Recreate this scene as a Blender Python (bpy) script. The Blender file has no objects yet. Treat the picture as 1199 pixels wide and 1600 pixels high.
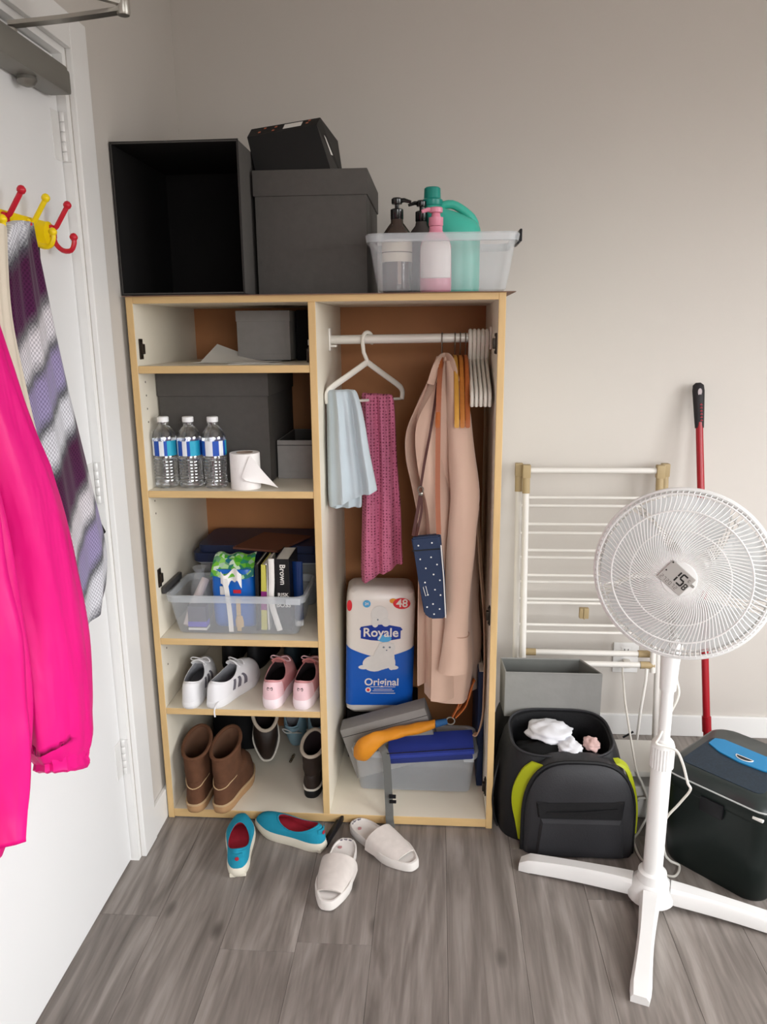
import bpy, bmesh, math, random
from mathutils import Matrix, Vector, noise

random.seed(7)
SC = bpy.context.scene
COL = SC.collection
PI = math.pi

# ------------------------------------------------------------------ camera
CAM_POS = (0.7997, -2.5024, 1.3974)
YAW, PITCH, ROLL = 0.07138, 0.23411, -0.00933
def make_camera():
    fw = Vector((-math.sin(YAW)*math.cos(PITCH), math.cos(YAW)*math.cos(PITCH), -math.sin(PITCH)))
    r = Vector((math.cos(YAW), math.sin(YAW), 0)); u = r.cross(fw)
    r2 = r*math.cos(ROLL) + u*math.sin(ROLL); u2 = u*math.cos(ROLL) - r*math.sin(ROLL)
    m = Matrix((r2, u2, -fw)).transposed().to_4x4(); m.translation = CAM_POS
    cd = bpy.data.cameras.new('camera'); cd.sensor_fit = 'VERTICAL'; cd.sensor_height = 36
    cd.lens = 36*1192.42/1600; cd.clip_start = .02
    c = bpy.data.objects.new('camera', cd); COL.objects.link(c); c.matrix_world = m
    SC.camera = c
make_camera()

# ------------------------------------------------------------------ light
SC.view_settings.view_transform = 'Standard'; SC.view_settings.look = 'None'
SC.view_settings.gamma = 1; SC.view_settings.use_curve_mapping = False
SC.view_settings.exposure = 0.0
def make_sky():
    w = bpy.data.worlds.new('overcast_sky'); SC.world = w; w.use_nodes = True; N = w.node_tree.nodes; L = w.node_tree.links
    tc = N.new('ShaderNodeTexCoord'); sp = N.new('ShaderNodeSeparateXYZ'); L.new(tc.outputs['Generated'], sp.inputs[0])
    mr = N.new('ShaderNodeMapRange'); mr.inputs[1].default_value = -.12; mr.inputs[2].default_value = .12; L.new(sp.outputs[2], mr.inputs[0])
    mx = N.new('ShaderNodeMix'); mx.data_type = 'RGBA'; mx.inputs[6].default_value = (.20, .19, .18, 1); mx.inputs[7].default_value = (.97, .985, 1, 1)
    L.new(mr.outputs[0], mx.inputs[0]); b = N['Background']; L.new(mx.outputs[2], b.inputs[0]); b.inputs[1].default_value = 13.0
make_sky()
def portal(name, loc, rot, sx, sy):
    d = bpy.data.lights.new(name, 'AREA'); d.shape = 'RECTANGLE'; d.size = sx; d.size_y = sy; d.cycles.is_portal = True
    o = bpy.data.objects.new(name, d); COL.objects.link(o); o.location = loc; o.rotation_euler = rot
# room: x 0..RX, y RY..0, z 0..RZ ; daylight enters by a window in the right wall and an unseen one added behind the camera for fill
RX, RY, RZ = 3.0, -3.7, 2.45
WIN_R = (-2.7, -.75, .55, 2.1)      # y0,y1,z0,z1 in right wall
WIN_F = (.9, 2.5, .75, 2.1)          # x0,x1,z0,z1 of the fill window added in the wall behind the camera
portal('window_portal', (RX+.02, (WIN_R[0]+WIN_R[1])/2, (WIN_R[2]+WIN_R[3])/2), (0, PI/2, 0), WIN_R[3]-WIN_R[2], WIN_R[1]-WIN_R[0])
portal('fill_window_portal', ((WIN_F[0]+WIN_F[1])/2, RY-.02, (WIN_F[2]+WIN_F[3])/2), (PI/2, 0, 0), WIN_F[1]-WIN_F[0], WIN_F[3]-WIN_F[2])

# ------------------------------------------------------------------ materials
def lin(h):
    h = h.lstrip('#'); o = []
    for i in (0, 2, 4):
        c = int(h[i:i+2], 16)/255
        o.append(c/12.92 if c <= .04045 else ((c+.055)/1.055)**2.4)
    return tuple(o)+(1,)
MATS = {}
def mat(name, hexc, rough=.6, metal=0., var=.08, scale=18, bump=0., bscale=150, spec=.35, stretch=(1, 1, 1), trans=0., ior=1.45, alpha_mix=0., sheen=0., coat=0., bdist=.002):
    if name in MATS: return MATS[name]
    m = bpy.data.materials.new(name); m.use_nodes = True; nt = m.node_tree; N = nt.nodes; Lk = nt.links
    b = N['Principled BSDF']; c = lin(hexc)
    b.inputs['Roughness'].default_value = rough; b.inputs['Metallic'].default_value = metal
    b.inputs['Specular IOR Level'].default_value = spec
    b.inputs['Transmission Weight'].default_value = trans; b.inputs['IOR'].default_value = ior
    b.inputs['Sheen Weight'].default_value = sheen; b.inputs['Coat Weight'].default_value = coat
    tc = N.new('ShaderNodeTexCoord'); mp = N.new('ShaderNodeMapping'); mp.inputs['Scale'].default_value = stretch
    Lk.new(tc.outputs['Object'], mp.inputs[0])
    no = N.new('ShaderNodeTexNoise'); no.inputs['Scale'].default_value = scale; no.inputs['Detail'].default_value = 4
    Lk.new(mp.outputs[0], no.inputs['Vector'])
    mx = N.new('ShaderNodeMix'); mx.data_type = 'RGBA'
    mx.inputs[6].default_value = tuple(min(1, v*(1-var)) for v in c[:3])+(1,)
    mx.inputs[7].default_value = tuple(min(1, v*(1+var)) for v in c[:3])+(1,)
    Lk.new(no.outputs[0], mx.inputs[0]); Lk.new(mx.outputs[2], b.inputs['Base Color'])
    if bump:
        n2 = N.new('ShaderNodeTexNoise'); n2.inputs['Scale'].default_value = bscale; n2.inputs['Detail'].default_value = 3
        Lk.new(mp.outputs[0], n2.inputs['Vector'])
        bp = N.new('ShaderNodeBump'); bp.inputs['Strength'].default_value = bump; bp.inputs['Distance'].default_value = bdist
        Lk.new(n2.outputs[0], bp.inputs['Height']); Lk.new(bp.outputs[0], b.inputs['Normal'])
    if alpha_mix:
        tr = N.new('ShaderNodeBsdfTransparent'); ms = N.new('ShaderNodeMixShader'); ms.inputs[0].default_value = alpha_mix
        Lk.new(b.outputs[0], ms.inputs[1]); Lk.new(tr.outputs[0], ms.inputs[2])
        Lk.new(ms.outputs[0], N['Material Output'].inputs[0])
    MATS[name] = m
    return m
def ramp(N, stops, interp='LINEAR'):
    r = N.new('ShaderNodeValToRGB'); cr = r.color_ramp; cr.interpolation = interp
    while len(cr.elements) < len(stops): cr.elements.new(.5)
    for e, (p, h) in zip(cr.elements, stops): e.position = p; e.color = lin(h)
    return r

# ------------------------------------------------------------------ geometry helpers: a geom is (verts, faces)
def bevbox(x0, x1, y0, y1, z0, z1, bev=0., seg=2):
    bm = bmesh.new(); bmesh.ops.create_cube(bm, size=1)
    for v in bm.verts:
        v.co = Vector((x0+(v.co.x+.5)*(x1-x0), y0+(v.co.y+.5)*(y1-y0), z0+(v.co.z+.5)*(z1-z0)))
    if bev: bmesh.ops.bevel(bm, geom=bm.edges[:], offset=bev, segments=seg, affect='EDGES', profile=.6)
    return frombm(bm)
def frombm(bm):
    bm.verts.index_update(); bm.normal_update()
    g = ([v.co.copy() for v in bm.verts], [[v.index for v in f.verts] for f in bm.faces]); bm.free(); return g
def tobm(g):
    bm = bmesh.new(); vs = [bm.verts.new(v) for v in g[0]]
    for f in g[1]:
        try: bm.faces.new([vs[i] for i in f])
        except ValueError: pass
    return bm
def tf(g, m): return ([m @ Vector(v) for v in g[0]], g[1])
def mv(g, x=0, y=0, z=0, rz=0, rx=0, ry=0):
    return tf(g, Matrix.Translation((x, y, z)) @ Matrix.Rotation(rz, 4, 'Z') @ Matrix.Rotation(ry, 4, 'Y') @ Matrix.Rotation(rx, 4, 'X'))
def join(*gs):
    V = []; F = []
    for g in gs:
        o = len(V); V += list(g[0]); F += [[i+o for i in f] for f in g[1]]
    return (V, F)
def cat(pts, n):
    """Catmull-Rom resample of a list of tuples to n samples"""
    P = [tuple(p) for p in pts]; k = len(P)-1; out = []
    for i in range(n):
        t = i/(n-1)*k; s = min(int(t), k-1); u = t-s
        p0, p1, p2, p3 = P[max(s-1, 0)], P[s], P[s+1], P[min(s+2, k)]
        out.append(tuple(.5*(2*b+(c-a)*u+(2*a-5*b+4*c-d)*u*u+(3*b-a-3*c+d)*u**3) for a, b, c, d in zip(p0, p1, p2, p3)))
    return out
def loft(rings, cap0=True, cap1=True, closed=True):
    n = len(rings[0]); V = [Vector(p) for r in rings for p in r]; F = []
    for i in range(len(rings)-1):
        for j in range(n if closed else n-1):
            k = (j+1) % n
            F.append([i*n+j, i*n+k, (i+1)*n+k, (i+1)*n+j])
    if cap0: F.append(list(range(n))[::-1])
    if cap1: F.append([(len(rings)-1)*n+j for j in range(n)])
    return (V, F)
def tube(pts, r, n=8, closed=False, flat=1.0, up=None):
    P = [Vector(p) for p in pts]; k = len(P); rings = []
    nrm = None
    for i in range(k):
        if closed: t = (P[(i+1) % k]-P[i-1]).normalized()
        else: t = (P[min(i+1, k-1)]-P[max(i-1, 0)]).normalized()
        if up is not None: nrm = (Vector(up)-t*t.dot(Vector(up))).normalized()
        elif nrm is None:
            a = Vector((0, 0, 1)) if abs(t.z) < .9 else Vector((1, 0, 0)); nrm = (a-t*t.dot(a)).normalized()
        else:
            nrm = (nrm-t*t.dot(nrm)).normalized()
        b = t.cross(nrm); rr = r[i] if isinstance(r, (list, tuple)) else r
        rings.append([P[i]+rr*(math.cos(2*PI*j/n)*nrm*flat+math.sin(2*PI*j/n)*b) for j in range(n)])
    if closed: rings.append(rings[0]); return loft(rings, False, False)
    return loft(rings)
def ribbon(pts, w, t, wdir, n=None):
    """flat strap along pts: width w along wdir, thickness t"""
    if n: pts = cat(pts, n)
    P = [Vector(p) for p in pts]; rings = []; k = len(P)
    for i in range(k):
        tg = (P[min(i+1, k-1)]-P[max(i-1, 0)]).normalized()
        wd = Vector(wdir); wd = (wd-tg*tg.dot(wd)).normalized(); nn = tg.cross(wd)
        rings.append([P[i]+wd*w/2+nn*t/2, P[i]-wd*w/2+nn*t/2, P[i]-wd*w/2-nn*t/2, P[i]+wd*w/2-nn*t/2])
    return loft(rings)
def lathe(prof, n=24, cap=True):
    rings = [[(r*math.cos(2*PI*j/n), r*math.sin(2*PI*j/n), z) for j in range(n)] for r, z in prof]
    return loft(rings, cap, cap)
def grid(fn, nu, nv, th=0.):
    V = [Vector(fn(i/nu, j/nv)) for j in range(nv+1) for i in range(nu+1)]
    F = [[j*(nu+1)+i, j*(nu+1)+i+1, (j+1)*(nu+1)+i+1, (j+1)*(nu+1)+i] for j in range(nv) for i in range(nu)]
    g = (V, F)
    return thick(g, th) if th else g
def thick(g, t):
    bm = tobm(g); bmesh.ops.recalc_face_normals(bm, faces=bm.faces[:]); bm.normal_update()
    bmesh.ops.solidify(bm, geom=bm.faces[:], thickness=t); return frombm(bm)
def prism(poly, z0, z1):
    return loft([[(x, y, z0) for x, y in poly], [(x, y, z1) for x, y in poly]])
def rrect(hx, hy, r, n=4):
    o = []
    for cx, cy, a in ((hx-r, hy-r, 0), (-hx+r, hy-r, PI/2), (-hx+r, -hy+r, PI), (hx-r, -hy+r, 1.5*PI)):
        for i in range(n+1):
            t = a+PI/2*i/n; o.append((cx+r*math.cos(t), cy+r*math.sin(t)))
    return o
def drape(rows, folds, n=72, nv=40, axis='x', seed=0, ripple=.0):
    """closed hanging garment. rows: (z_left, z_right, w_left, w_right, centre, half_thickness) down the cloth.
    width runs along x (axis x) or y (axis y). folds: list of (frequency, amplitude_top, amplitude_bottom, phase)"""
    R = cat(rows, nv); rings = []
    for k, (zl, zr, wl, wr, c, th) in enumerate(R):
        v = k/(nv-1); ring = []
        for j in range(n):
            a = 2*PI*j/n; u = .5-.5*math.cos(a)
            w = wl+(wr-wl)*u; z = zl+(zr-zl)*u
            d = math.sin(a)*th*(abs(math.sin(a))+.001)**-.4
            for f, a0, a1, ph in folds:
                d += (a0+(a1-a0)*v)*math.sin(f*2*PI*u+ph+v*1.3)
            if ripple:
                q = noise.noise(Vector((w*9+seed, z*7, d*6))); d += ripple*q
            ring.append((w, c+d, z) if axis == 'x' else (c+d, w, z))
        rings.append(ring)
    return loft(rings)

# ------------------------------------------------------------------ object helpers
ROOTS = {}
def obj(name, g, m, parent=None, smooth=False, label=None, mi=None, local=False, auto=None):
    me = bpy.data.meshes.new(name)
    o = bpy.data.objects.new(name, me); COL.objects.link(o)
    V = g[0]
    if parent is not None:
        o.parent = parent
        if not local:
            inv = ROOTS[parent.name].inverted(); V = [inv @ Vector(v) for v in V]
            ROOTS[o.name] = ROOTS[parent.name]
        else: ROOTS[o.name] = ROOTS.get(parent.name, Matrix())
    me.from_pydata([tuple(v) for v in V], [], g[1])
    for q in (m if isinstance(m, (list, tuple)) else [m]): me.materials.append(q)
    if mi: me.polygons.foreach_set('material_index', mi)
    bm = bmesh.new(); bm.from_mesh(me); bmesh.ops.recalc_face_normals(bm, faces=bm.faces[:]); bm.to_mesh(me); bm.free()
    if smooth or auto:
        me.polygons.foreach_set('use_smooth', [True]*len(me.polygons))
        me.set_sharp_from_angle(angle=math.radians(auto or 40))
    if label: o['label'] = label
    me.update()
    return o
def soft(o):
    """fully smooth shading for cloth"""
    if 'sharp_edge' in o.data.attributes: o.data.attributes.remove(o.data.attributes['sharp_edge'])
    return o
def tag(o, label, catg, group=None):
    o['label'] = label; o['category'] = catg
    if group: o['group'] = group
    return o
def thing(name, label, catg, loc=(0, 0, 0), rz=0, rx=0, ry=0, group=None, mtx=None):
    o = bpy.data.objects.new(name, None); COL.objects.link(o); o.empty_display_size = .05
    m = mtx or (Matrix.Translation(loc) @ Matrix.Rotation(rz, 4, 'Z') @ Matrix.Rotation(ry, 4, 'Y') @ Matrix.Rotation(rx, 4, 'X'))
    o.matrix_world = m; ROOTS[o.name] = m.copy()
    return tag(o, label, catg, group)
def solo(name, label, catg, g, m, smooth=False, group=None, mi=None):
    """a thing made of one mesh; geometry given in world space, origin put at its base centre"""
    xs = [v[0] for v in g[0]]; ys = [v[1] for v in g[0]]; zs = [v[2] for v in g[0]]
    c = Vector(((min(xs)+max(xs))/2, (min(ys)+max(ys))/2, min(zs)))
    o = obj(name, ([Vector(v)-c for v in g[0]], g[1]), m, None, smooth, mi=mi); o.location = c
    ROOTS[o.name] = Matrix.Translation(c)
    return tag(o, label, catg, group)
def struct(name, g, m, parent=None, smooth=False, mi=None):
    o = obj(name, g, m, parent, smooth, mi=mi)
    if parent is None: o['kind'] = 'structure'; ROOTS[o.name] = Matrix()
    return o
def text_geom(s, size, depth=.0004, bold=.018):
    cu = bpy.data.curves.new('lettering', 'FONT'); cu.body = s; cu.size = size; cu.extrude = depth; cu.align_x = 'CENTER'; cu.align_y = 'CENTER'
    cu.resolution_u = 3; cu.offset = size*bold
    o = bpy.data.objects.new('lettering', cu); COL.objects.link(o)
    dg = bpy.context.evaluated_depsgraph_get(); dg.update()
    me = bpy.data.meshes.new_from_object(o.evaluated_get(dg))
    g = ([v.co.copy() for v in me.vertices], [list(p.vertices) for p in me.polygons])
    bpy.data.objects.remove(o); bpy.data.curves.remove(cu); bpy.data.meshes.remove(me)
    return g
def disc(cx, cy, rx, ry, n=20, t=.0004, rot=0):
    return mv(prism([(rx*math.cos(2*PI*i/n), ry*math.sin(2*PI*i/n)) for i in range(n)], -t/2, t/2), cx, cy, 0, rot)
def poly(pts, t=.0004, z=0): return mv(prism(pts, -t/2, t/2), 0, 0, z)

# ================================================================== the setting
def wall_paint():
    m = mat('wall_paint', 'cbc5be', .62, var=.02, scale=3, bump=.06, bscale=220, spec=.3); return m
M_WALL = wall_paint()
M_WHITE = mat('trim_white_paint', 'e9e8e6', .38, var=.015, scale=4, spec=.4)
M_DOOR = mat('door_white_paint', 'e8e8e8', .42, var=.015, scale=2, spec=.4, bump=.03, bscale=60)
M_CEIL = mat('ceiling_white', 'e6e4e0', .8, var=.02)

def floor_mat():
    m = bpy.data.materials.new('grey_vinyl_plank'); m.use_nodes = True; nt = m.node_tree; N = nt.nodes; L = nt.links
    b = N['Principled BSDF']; b.inputs['Roughness'].default_value = .42; b.inputs['Specular IOR Level'].default_value = .35
    tc = N.new('ShaderNodeTexCoord'); oi = N.new('ShaderNodeObjectInfo')
    off = N.new('ShaderNodeVectorMath'); off.operation = 'MULTIPLY_ADD'; off.inputs[1].default_value = (7, 13, 5)
    cmb = N.new('ShaderNodeCombineXYZ')
    for i in range(3): L.new(oi.outputs['Random'], cmb.inputs[i])
    L.new(cmb.outputs[0], off.inputs[0]); L.new(tc.outputs['Object'], off.inputs[2])
    mp = N.new('ShaderNodeMapping'); mp.inputs['Scale'].default_value = (9, 1.1, 1); L.new(off.outputs[0], mp.inputs[0])
    n1 = N.new('ShaderNodeTexNoise'); n1.inputs['Scale'].default_value = 1.0; n1.inputs['Detail'].default_value = 5; n1.inputs['Distortion'].default_value = 2.6
    L.new(mp.outputs[0], n1.inputs['Vector'])
    mp2 = N.new('ShaderNodeMapping'); mp2.inputs['Scale'].default_value = (70, 4, 1); L.new(off.outputs[0], mp2.inputs[0])
    n2 = N.new('ShaderNodeTexNoise'); n2.inputs['Scale'].default_value = 1.0; n2.inputs['Detail'].default_value = 6; n2.inputs['Distortion'].default_value = .6
    L.new(mp2.outputs[0], n2.inputs['Vector'])
    mp3 = N.new('ShaderNodeMapping'); mp3.inputs['Scale'].default_value = (7, 3.2, 1); L.new(off.outputs[0], mp3.inputs[0])
    vo = N.new('ShaderNodeTexVoronoi'); vo.inputs['Scale'].default_value = 1.0; L.new(mp3.outputs[0], vo.inputs['Vector'])
    r1 = ramp(N, [(.22, '645d58'), (.48, '857d77'), (.74, 'a29a94')]); L.new(n1.outputs[0], r1.inputs[0])
    r2 = ramp(N, [(.3, '8a8480'), (.6, 'ffffff')]); L.new(n2.outputs[0], r2.inputs[0])
    mx = N.new('ShaderNodeMix'); mx.data_type = 'RGBA'; mx.blend_type = 'MULTIPLY'; mx.inputs[0].default_value = .42
    L.new(r1.outputs[0], mx.inputs[6]); L.new(r2.outputs[0], mx.inputs[7])
    r3 = ramp(N, [(.02, '5a544f'), (.13, 'ffffff')]); L.new(vo.outputs['Distance'], r3.inputs[0])
    mk = N.new('ShaderNodeMix'); mk.data_type = 'RGBA'; mk.blend_type = 'MULTIPLY'; mk.inputs[0].default_value = .8
    L.new(mx.outputs[2], mk.inputs[6]); L.new(r3.outputs[0], mk.inputs[7])
    hs = N.new('ShaderNodeHueSaturation'); mr = N.new('ShaderNodeMapRange'); mr.inputs[3].default_value = .9; mr.inputs[4].default_value = 1.08
    L.new(oi.outputs['Random'], mr.inputs[0]); L.new(mr.outputs[0], hs.inputs['Value']); L.new(mk.outputs[2], hs.inputs['Color'])
    L.new(hs.outputs[0], b.inputs['Base Color'])
    bp = N.new('ShaderNodeBump'); bp.inputs['Strength'].default_value = .12; bp.inputs['Distance'].default_value = .002
    L.new(n2.outputs[0], bp.inputs['Height']); L.new(bp.outputs[0], b.inputs['Normal'])
    return m
M_FLOOR = floor_mat()
M_GAP = mat('plank_joint', '4c4743', .8)
XL = -.10   # behind the left wall face
fl = struct('floor', bevbox(-.1, RX+.1, RY-.1, .1, -.06, -.004), M_GAP)
pw, x0 = .1764, .303-.1764*3
k = 0
while x0+pw*k < RX:
    a = max(x0+pw*k, -.09); b_ = min(a+pw if a == x0+pw*k else x0+pw*(k+1), RX+.08)
    y = -1.041 if abs(x0+pw*k-.303) < .01 else -((.37*k*k+.53*k) % 1.18)-.05
    ys = [.08]
    while y > RY-.05: ys.append(y); y -= 1.22
    ys.append(RY-.08)
    for i in range(len(ys)-1):
        if ys[i]-ys[i+1] < .02: continue
        struct('floor_plank', bevbox(a+.0003, b_-.0003, ys[i+1]+.0003, ys[i]-.0003, -.006, 0, .0005, 1), M_FLOOR, fl)
    k += 1
# door opening in the left wall
DY0, DY1, DZ = -1.62, -.738, 1.99
struct('wall_back', bevbox(-.1, RX+.1, 0, .1, -.06, RZ), M_WALL)
struct('wall_left', join(bevbox(-.12, 0, DY1, .0, 0, RZ), bevbox(-.12, 0, RY, DY0, 0, RZ), bevbox(-.12, 0, DY0, DY1, DZ, RZ)), M_WALL)
y0, y1, z0, z1 = WIN_R
struct('wall_right', join(bevbox(RX, RX+.12, y1, 0, 0, RZ), bevbox(RX, RX+.12, RY, y0, 0, RZ), bevbox(RX, RX+.12, y0, y1, 0, z0), bevbox(RX, RX+.12, y0, y1, z1, RZ)), M_WALL)
a, b_, z0, z1 = WIN_F
struct('wall_front', join(bevbox(-.1, a, RY-.12, RY, 0, RZ), bevbox(b_, RX+.1, RY-.12, RY, 0, RZ), bevbox(a, b_, RY-.12, RY, 0, z0), bevbox(a, b_, RY-.12, RY, z1, RZ)), M_WALL)
struct('ceiling', bevbox(-.1, RX+.1, RY-.1, .1, RZ, RZ+.06), M_CEIL)
M_GLASS = mat('window_glass', 'f4f8fa', .05, alpha_mix=.9, var=0)
def window(name, frame_g, pane_g):
    o = struct(name, frame_g, M_WHITE); obj('pane', pane_g, M_GLASS, o)
y0, y1, z0, z1 = WIN_R; xm = RX+.06
window('window_1', join(bevbox(RX+.03, RX+.09, y0, y0+.05, z0, z1), bevbox(RX+.03, RX+.09, y1-.05, y1, z0, z1), bevbox(RX+.03, RX+.09, y0+.05, y1-.05, z0, z0+.05), bevbox(RX+.03, RX+.09, y0+.05, y1-.05, z1-.05, z1), bevbox(RX+.03, RX+.09, (y0+y1)/2-.025, (y0+y1)/2+.025, z0+.05, z1-.05)),
       bevbox(xm-.003, xm+.003, y0+.05, y1-.05, z0+.05, z1-.05))
a, b_, z0, z1 = WIN_F
window('fill_window', join(bevbox(a, a+.05, RY-.09, RY-.03, z0, z1), bevbox(b_-.05, b_, RY-.09, RY-.03, z0, z1), bevbox(a+.05, b_-.05, RY-.09, RY-.03, z0, z0+.05), bevbox(a+.05, b_-.05, RY-.09, RY-.03, z1-.05, z1)),
       bevbox(a+.05, b_-.05, RY-.063, RY-.057, z0+.05, z1-.05))
# baseboards: (profile with a small top chamfer)
def bboard(x0, x1, y0, y1, h, name): struct(name, bevbox(x0, x1, y0, y1, 0, h, .003, 2), M_WHITE)
bboard(.0, RX, -.012, 0, .078, 'baseboard_back')
bboard(0, .012, -.656, -.012, .092, 'baseboard_left')
bboard(RX-.012, RX, RY+.012, -.012, .078, 'baseboard_right')
bboard(0, .012, RY, DY0-.09, .092, 'baseboard_left_rear')
bboard(0, RX, RY, RY+.012, .078, 'baseboard_front')
# door casing
struct('trim_1', bevbox(0, .014, -.738, -.655, 0, 2.058, .003), M_WHITE)
struct('trim_2', bevbox(0, .014, DY0-.085, DY0, 0, 2.058, .003), M_WHITE)
struct('trim_3', bevbox(0, .0139, DY0, -.738, DZ-.002, 2.058, .003), M_WHITE)
# door jamb lining
struct('trim_4', join(bevbox(-.11, -.001, DY1-.016, DY1, 0, DZ), bevbox(-.11, -.001, DY0, DY0+.016, 0, DZ), bevbox(-.11, -.001, DY0+.016, DY1-.016, DZ-.016, DZ)), M_WHITE)
door = struct('door_1', bevbox(-.062, -.02, DY0+.019, DY1-.019, .008, DZ-.019, .002), M_DOOR)
M_STEEL = mat('brushed_steel', 'b5b2ab', .32, .9, var=.05)
M_DKSTEEL = mat('painted_hinge', 'e2e1df', .35, .1, var=.1)
for zc in (1.81, 1.046, .315):
    h = obj('hinge', join(bevbox(-.021, -.0185, DY1-.055, DY1-.019, zc-.05, zc+.05, .001), bevbox(-.0165, -.0005, DY1-.0195, DY1-.0165, zc-.05, zc+.05)), M_DKSTEEL, door)
    for i in range(5):
        z = zc-.05+.02*i
        obj('hinge_knuckle', mv(lathe([(.0055, .0006), (.006, .0012), (.006, .0188), (.0055, .0194)], 10), -.0135, DY1-.0175, z), M_DKSTEEL, h, True)

# ================================================================== door closer
M_CLOSER = mat('grey_closer_paint', '86847e', .4, .55, var=.05)
t = thing('door_closer', 'grey metal door closer with folding arm at top of white door', 'door closer', (-.02, -.93, 1.88))
obj('body', bevbox(-.0199, .034, -1.075, -.805, 1.878, 1.932, .008), M_CLOSER, t, True)
obj('end_cap', bevbox(-.0195, .0305, -.805, -.79, 1.882, 1.928, .006), M_CLOSER, t, True)
obj('valve_knob', tf(lathe([(.001, 0), (.017, .001), (.019, .008), (.013, .016), (.004, .019)], 18), Matrix.Translation((.006, -.93, 1.879)) @ Matrix.Rotation(PI, 4, 'X')), M_CLOSER, t, True)
obj('pivot', mv(lathe([(.014, 0), (.014, .016), (.009, .02)], 16), .01, -.985, 1.925), M_STEEL, t, True)
obj('main_arm', ribbon([(.01, -.985, 1.948), (.11, -.955, 1.966), (.205, -.925, 1.987)], .02, .007, (0, 1, 0), 8), M_STEEL, t)
obj('elbow', mv(lathe([(.011, -.012), (.013, -.008), (.013, .018), (.009, .022)], 14), .205, -.925, 1.99), M_STEEL, t, True)
obj('forearm', tube([(.205, -.925, 2.0), (.12, -1.06, 1.985), (.03, -1.2, 1.972)], .0075, 8), M_STEEL, t, True)
obj('frame_shoe', bevbox(-.018, .034, -1.235, -1.17, 1.95, 1.99, .003), M_STEEL, t)

# ================================================================== coat hooks, scarf, bag, jacket
M_YEL = mat('yellow_plastic', 'f2d30c', .35, var=.04, spec=.5)
M_RED = mat('red_plastic', 'c81f34', .3, var=.05, spec=.5)
M_BLUEP = mat('blue_plastic', '2438b0', .35, var=.04)
t = thing('coat_hook_rack', 'yellow plastic coat rack with red ball-ended hooks on door', 'coat rack', (-.02, -1.1, 1.56))
obj('backplate', join(bevbox(-.0199, -.008, -1.42, -.875, 1.572, 1.622, .004), mv(tf(lathe([(.026, 0), (.026, .0115), (.024, .012)], 20), Matrix.Rotation(PI/2, 4, 'Y')), -.0199, -.875, 1.597)), M_YEL, t, True)
for i, y in enumerate((-.865, -.955, -1.045, -1.135, -1.225, -1.315)):
    m = M_RED if i % 2 == 0 else M_YEL
    hk = obj('hook', join(tube([(-.008, y, 1.605), (.004, y, 1.614), (.03, y, 1.652)], .0052, 8), tube(cat([(-.006, y, 1.602), (-.002, y, 1.58), (.012, y, 1.566), (.03, y, 1.566), (.038, y, 1.58), (.038, y, 1.588)], 16), .0052, 8)), m, t, True)
    for p in ((.031, y, 1.655), (.038, y, 1.592)):
        obj('ball_end', mv(lathe([(.001, -.0085), (.005, -.0068), (.0082, -.002), (.0082, .002), (.005, .0068), (.001, .0085)], 12), *p), m, hk, True)
    obj('hook_base', bevbox(-.0082, -.002, y-.011, y+.011, 1.59, 1.617, .003), M_RED if i % 2 == 0 else M_YEL, hk, True)
obj('badge', mv(tf(lathe([(.015, 0), (.015, .003), (.012, .004)], 18), Matrix.Rotation(PI/2, 4, 'Y')), -.008, -1.088, 1.598), M_BLUEP, t, True)

def scarf_mat():
    m = bpy.data.materials.new('striped_knit'); m.use_nodes = True; N = m.node_tree.nodes; L = m.node_tree.links
    b = N['Principled BSDF']; b.inputs['Roughness'].default_value = .9; b.inputs['Specular IOR Level'].default_value = .1; b.inputs['Sheen Weight'].default_value = .2
    tc = N.new('ShaderNodeTexCoord'); sp = N.new('ShaderNodeSeparateXYZ'); L.new(tc.outputs['UV'], sp.inputs[0])
    no = N.new('ShaderNodeTexNoise'); no.inputs['Scale'].default_value = 220; L.new(tc.outputs['Object'], no.inputs['Vector'])
    md = N.new('ShaderNodeMath'); md.operation = 'MULTIPLY_ADD'; md.inputs[1].default_value = .05; L.new(no.outputs[0], md.inputs[0]); L.new(sp.outputs[1], md.inputs[2])
    fr = N.new('ShaderNodeMath'); fr.operation = 'FRACT'; L.new(md.outputs[0], fr.inputs[0])
    r = ramp(N, [(0, '55525a'), (.05, '4a1a3e'), (.26, '4f1c46'), (.31, '6f6d70'), (.36, 'd6d0d4'), (.46, 'd9d5da'), (.52, '66666b'), (.57, '9a8db4'), (.71, '9c92b8'), (.77, '5f6063'), (.82, 'd8d8de'), (.93, 'dcdce2'), (1, '626266')])
    L.new(fr.outputs[0], r.inputs[0])
    w = N.new('ShaderNodeTexChecker'); w.inputs['Scale'].default_value = 1; mp = N.new('ShaderNodeMapping'); mp.inputs['Scale'].default_value = (.01, 270, 210)
    L.new(tc.outputs['Object'], mp.inputs[0]); L.new(mp.outputs[0], w.inputs['Vector'])
    w.inputs['Color1'].default_value = (1, 1, 1, 1); w.inputs['Color2'].default_value = (.5, .5, .52, 1)
    mx = N.new('ShaderNodeMix'); mx.data_type = 'RGBA'; mx.blend_type = 'MULTIPLY'; mx.inputs[0].default_value = .8
    L.new(r.outputs[0], mx.inputs[6]); L.new(w.outputs[0], mx.inputs[7]); L.new(mx.outputs[2], b.inputs['Base Color'])
    bp = N.new('ShaderNodeBump'); bp.inputs['Strength'].default_value = .5; bp.inputs['Distance'].default_value = .003; L.new(w.outputs[1], bp.inputs['Height']); L.new(bp.outputs[0], b.inputs['Normal'])
    return m
def uv_from(o, fn):
    me = o.data; uv = me.uv_layers.new(name='UVMap')
    for l in me.loops: uv.data[l.index].uv = fn(me.vertices[l.vertex_index].co)
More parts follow.
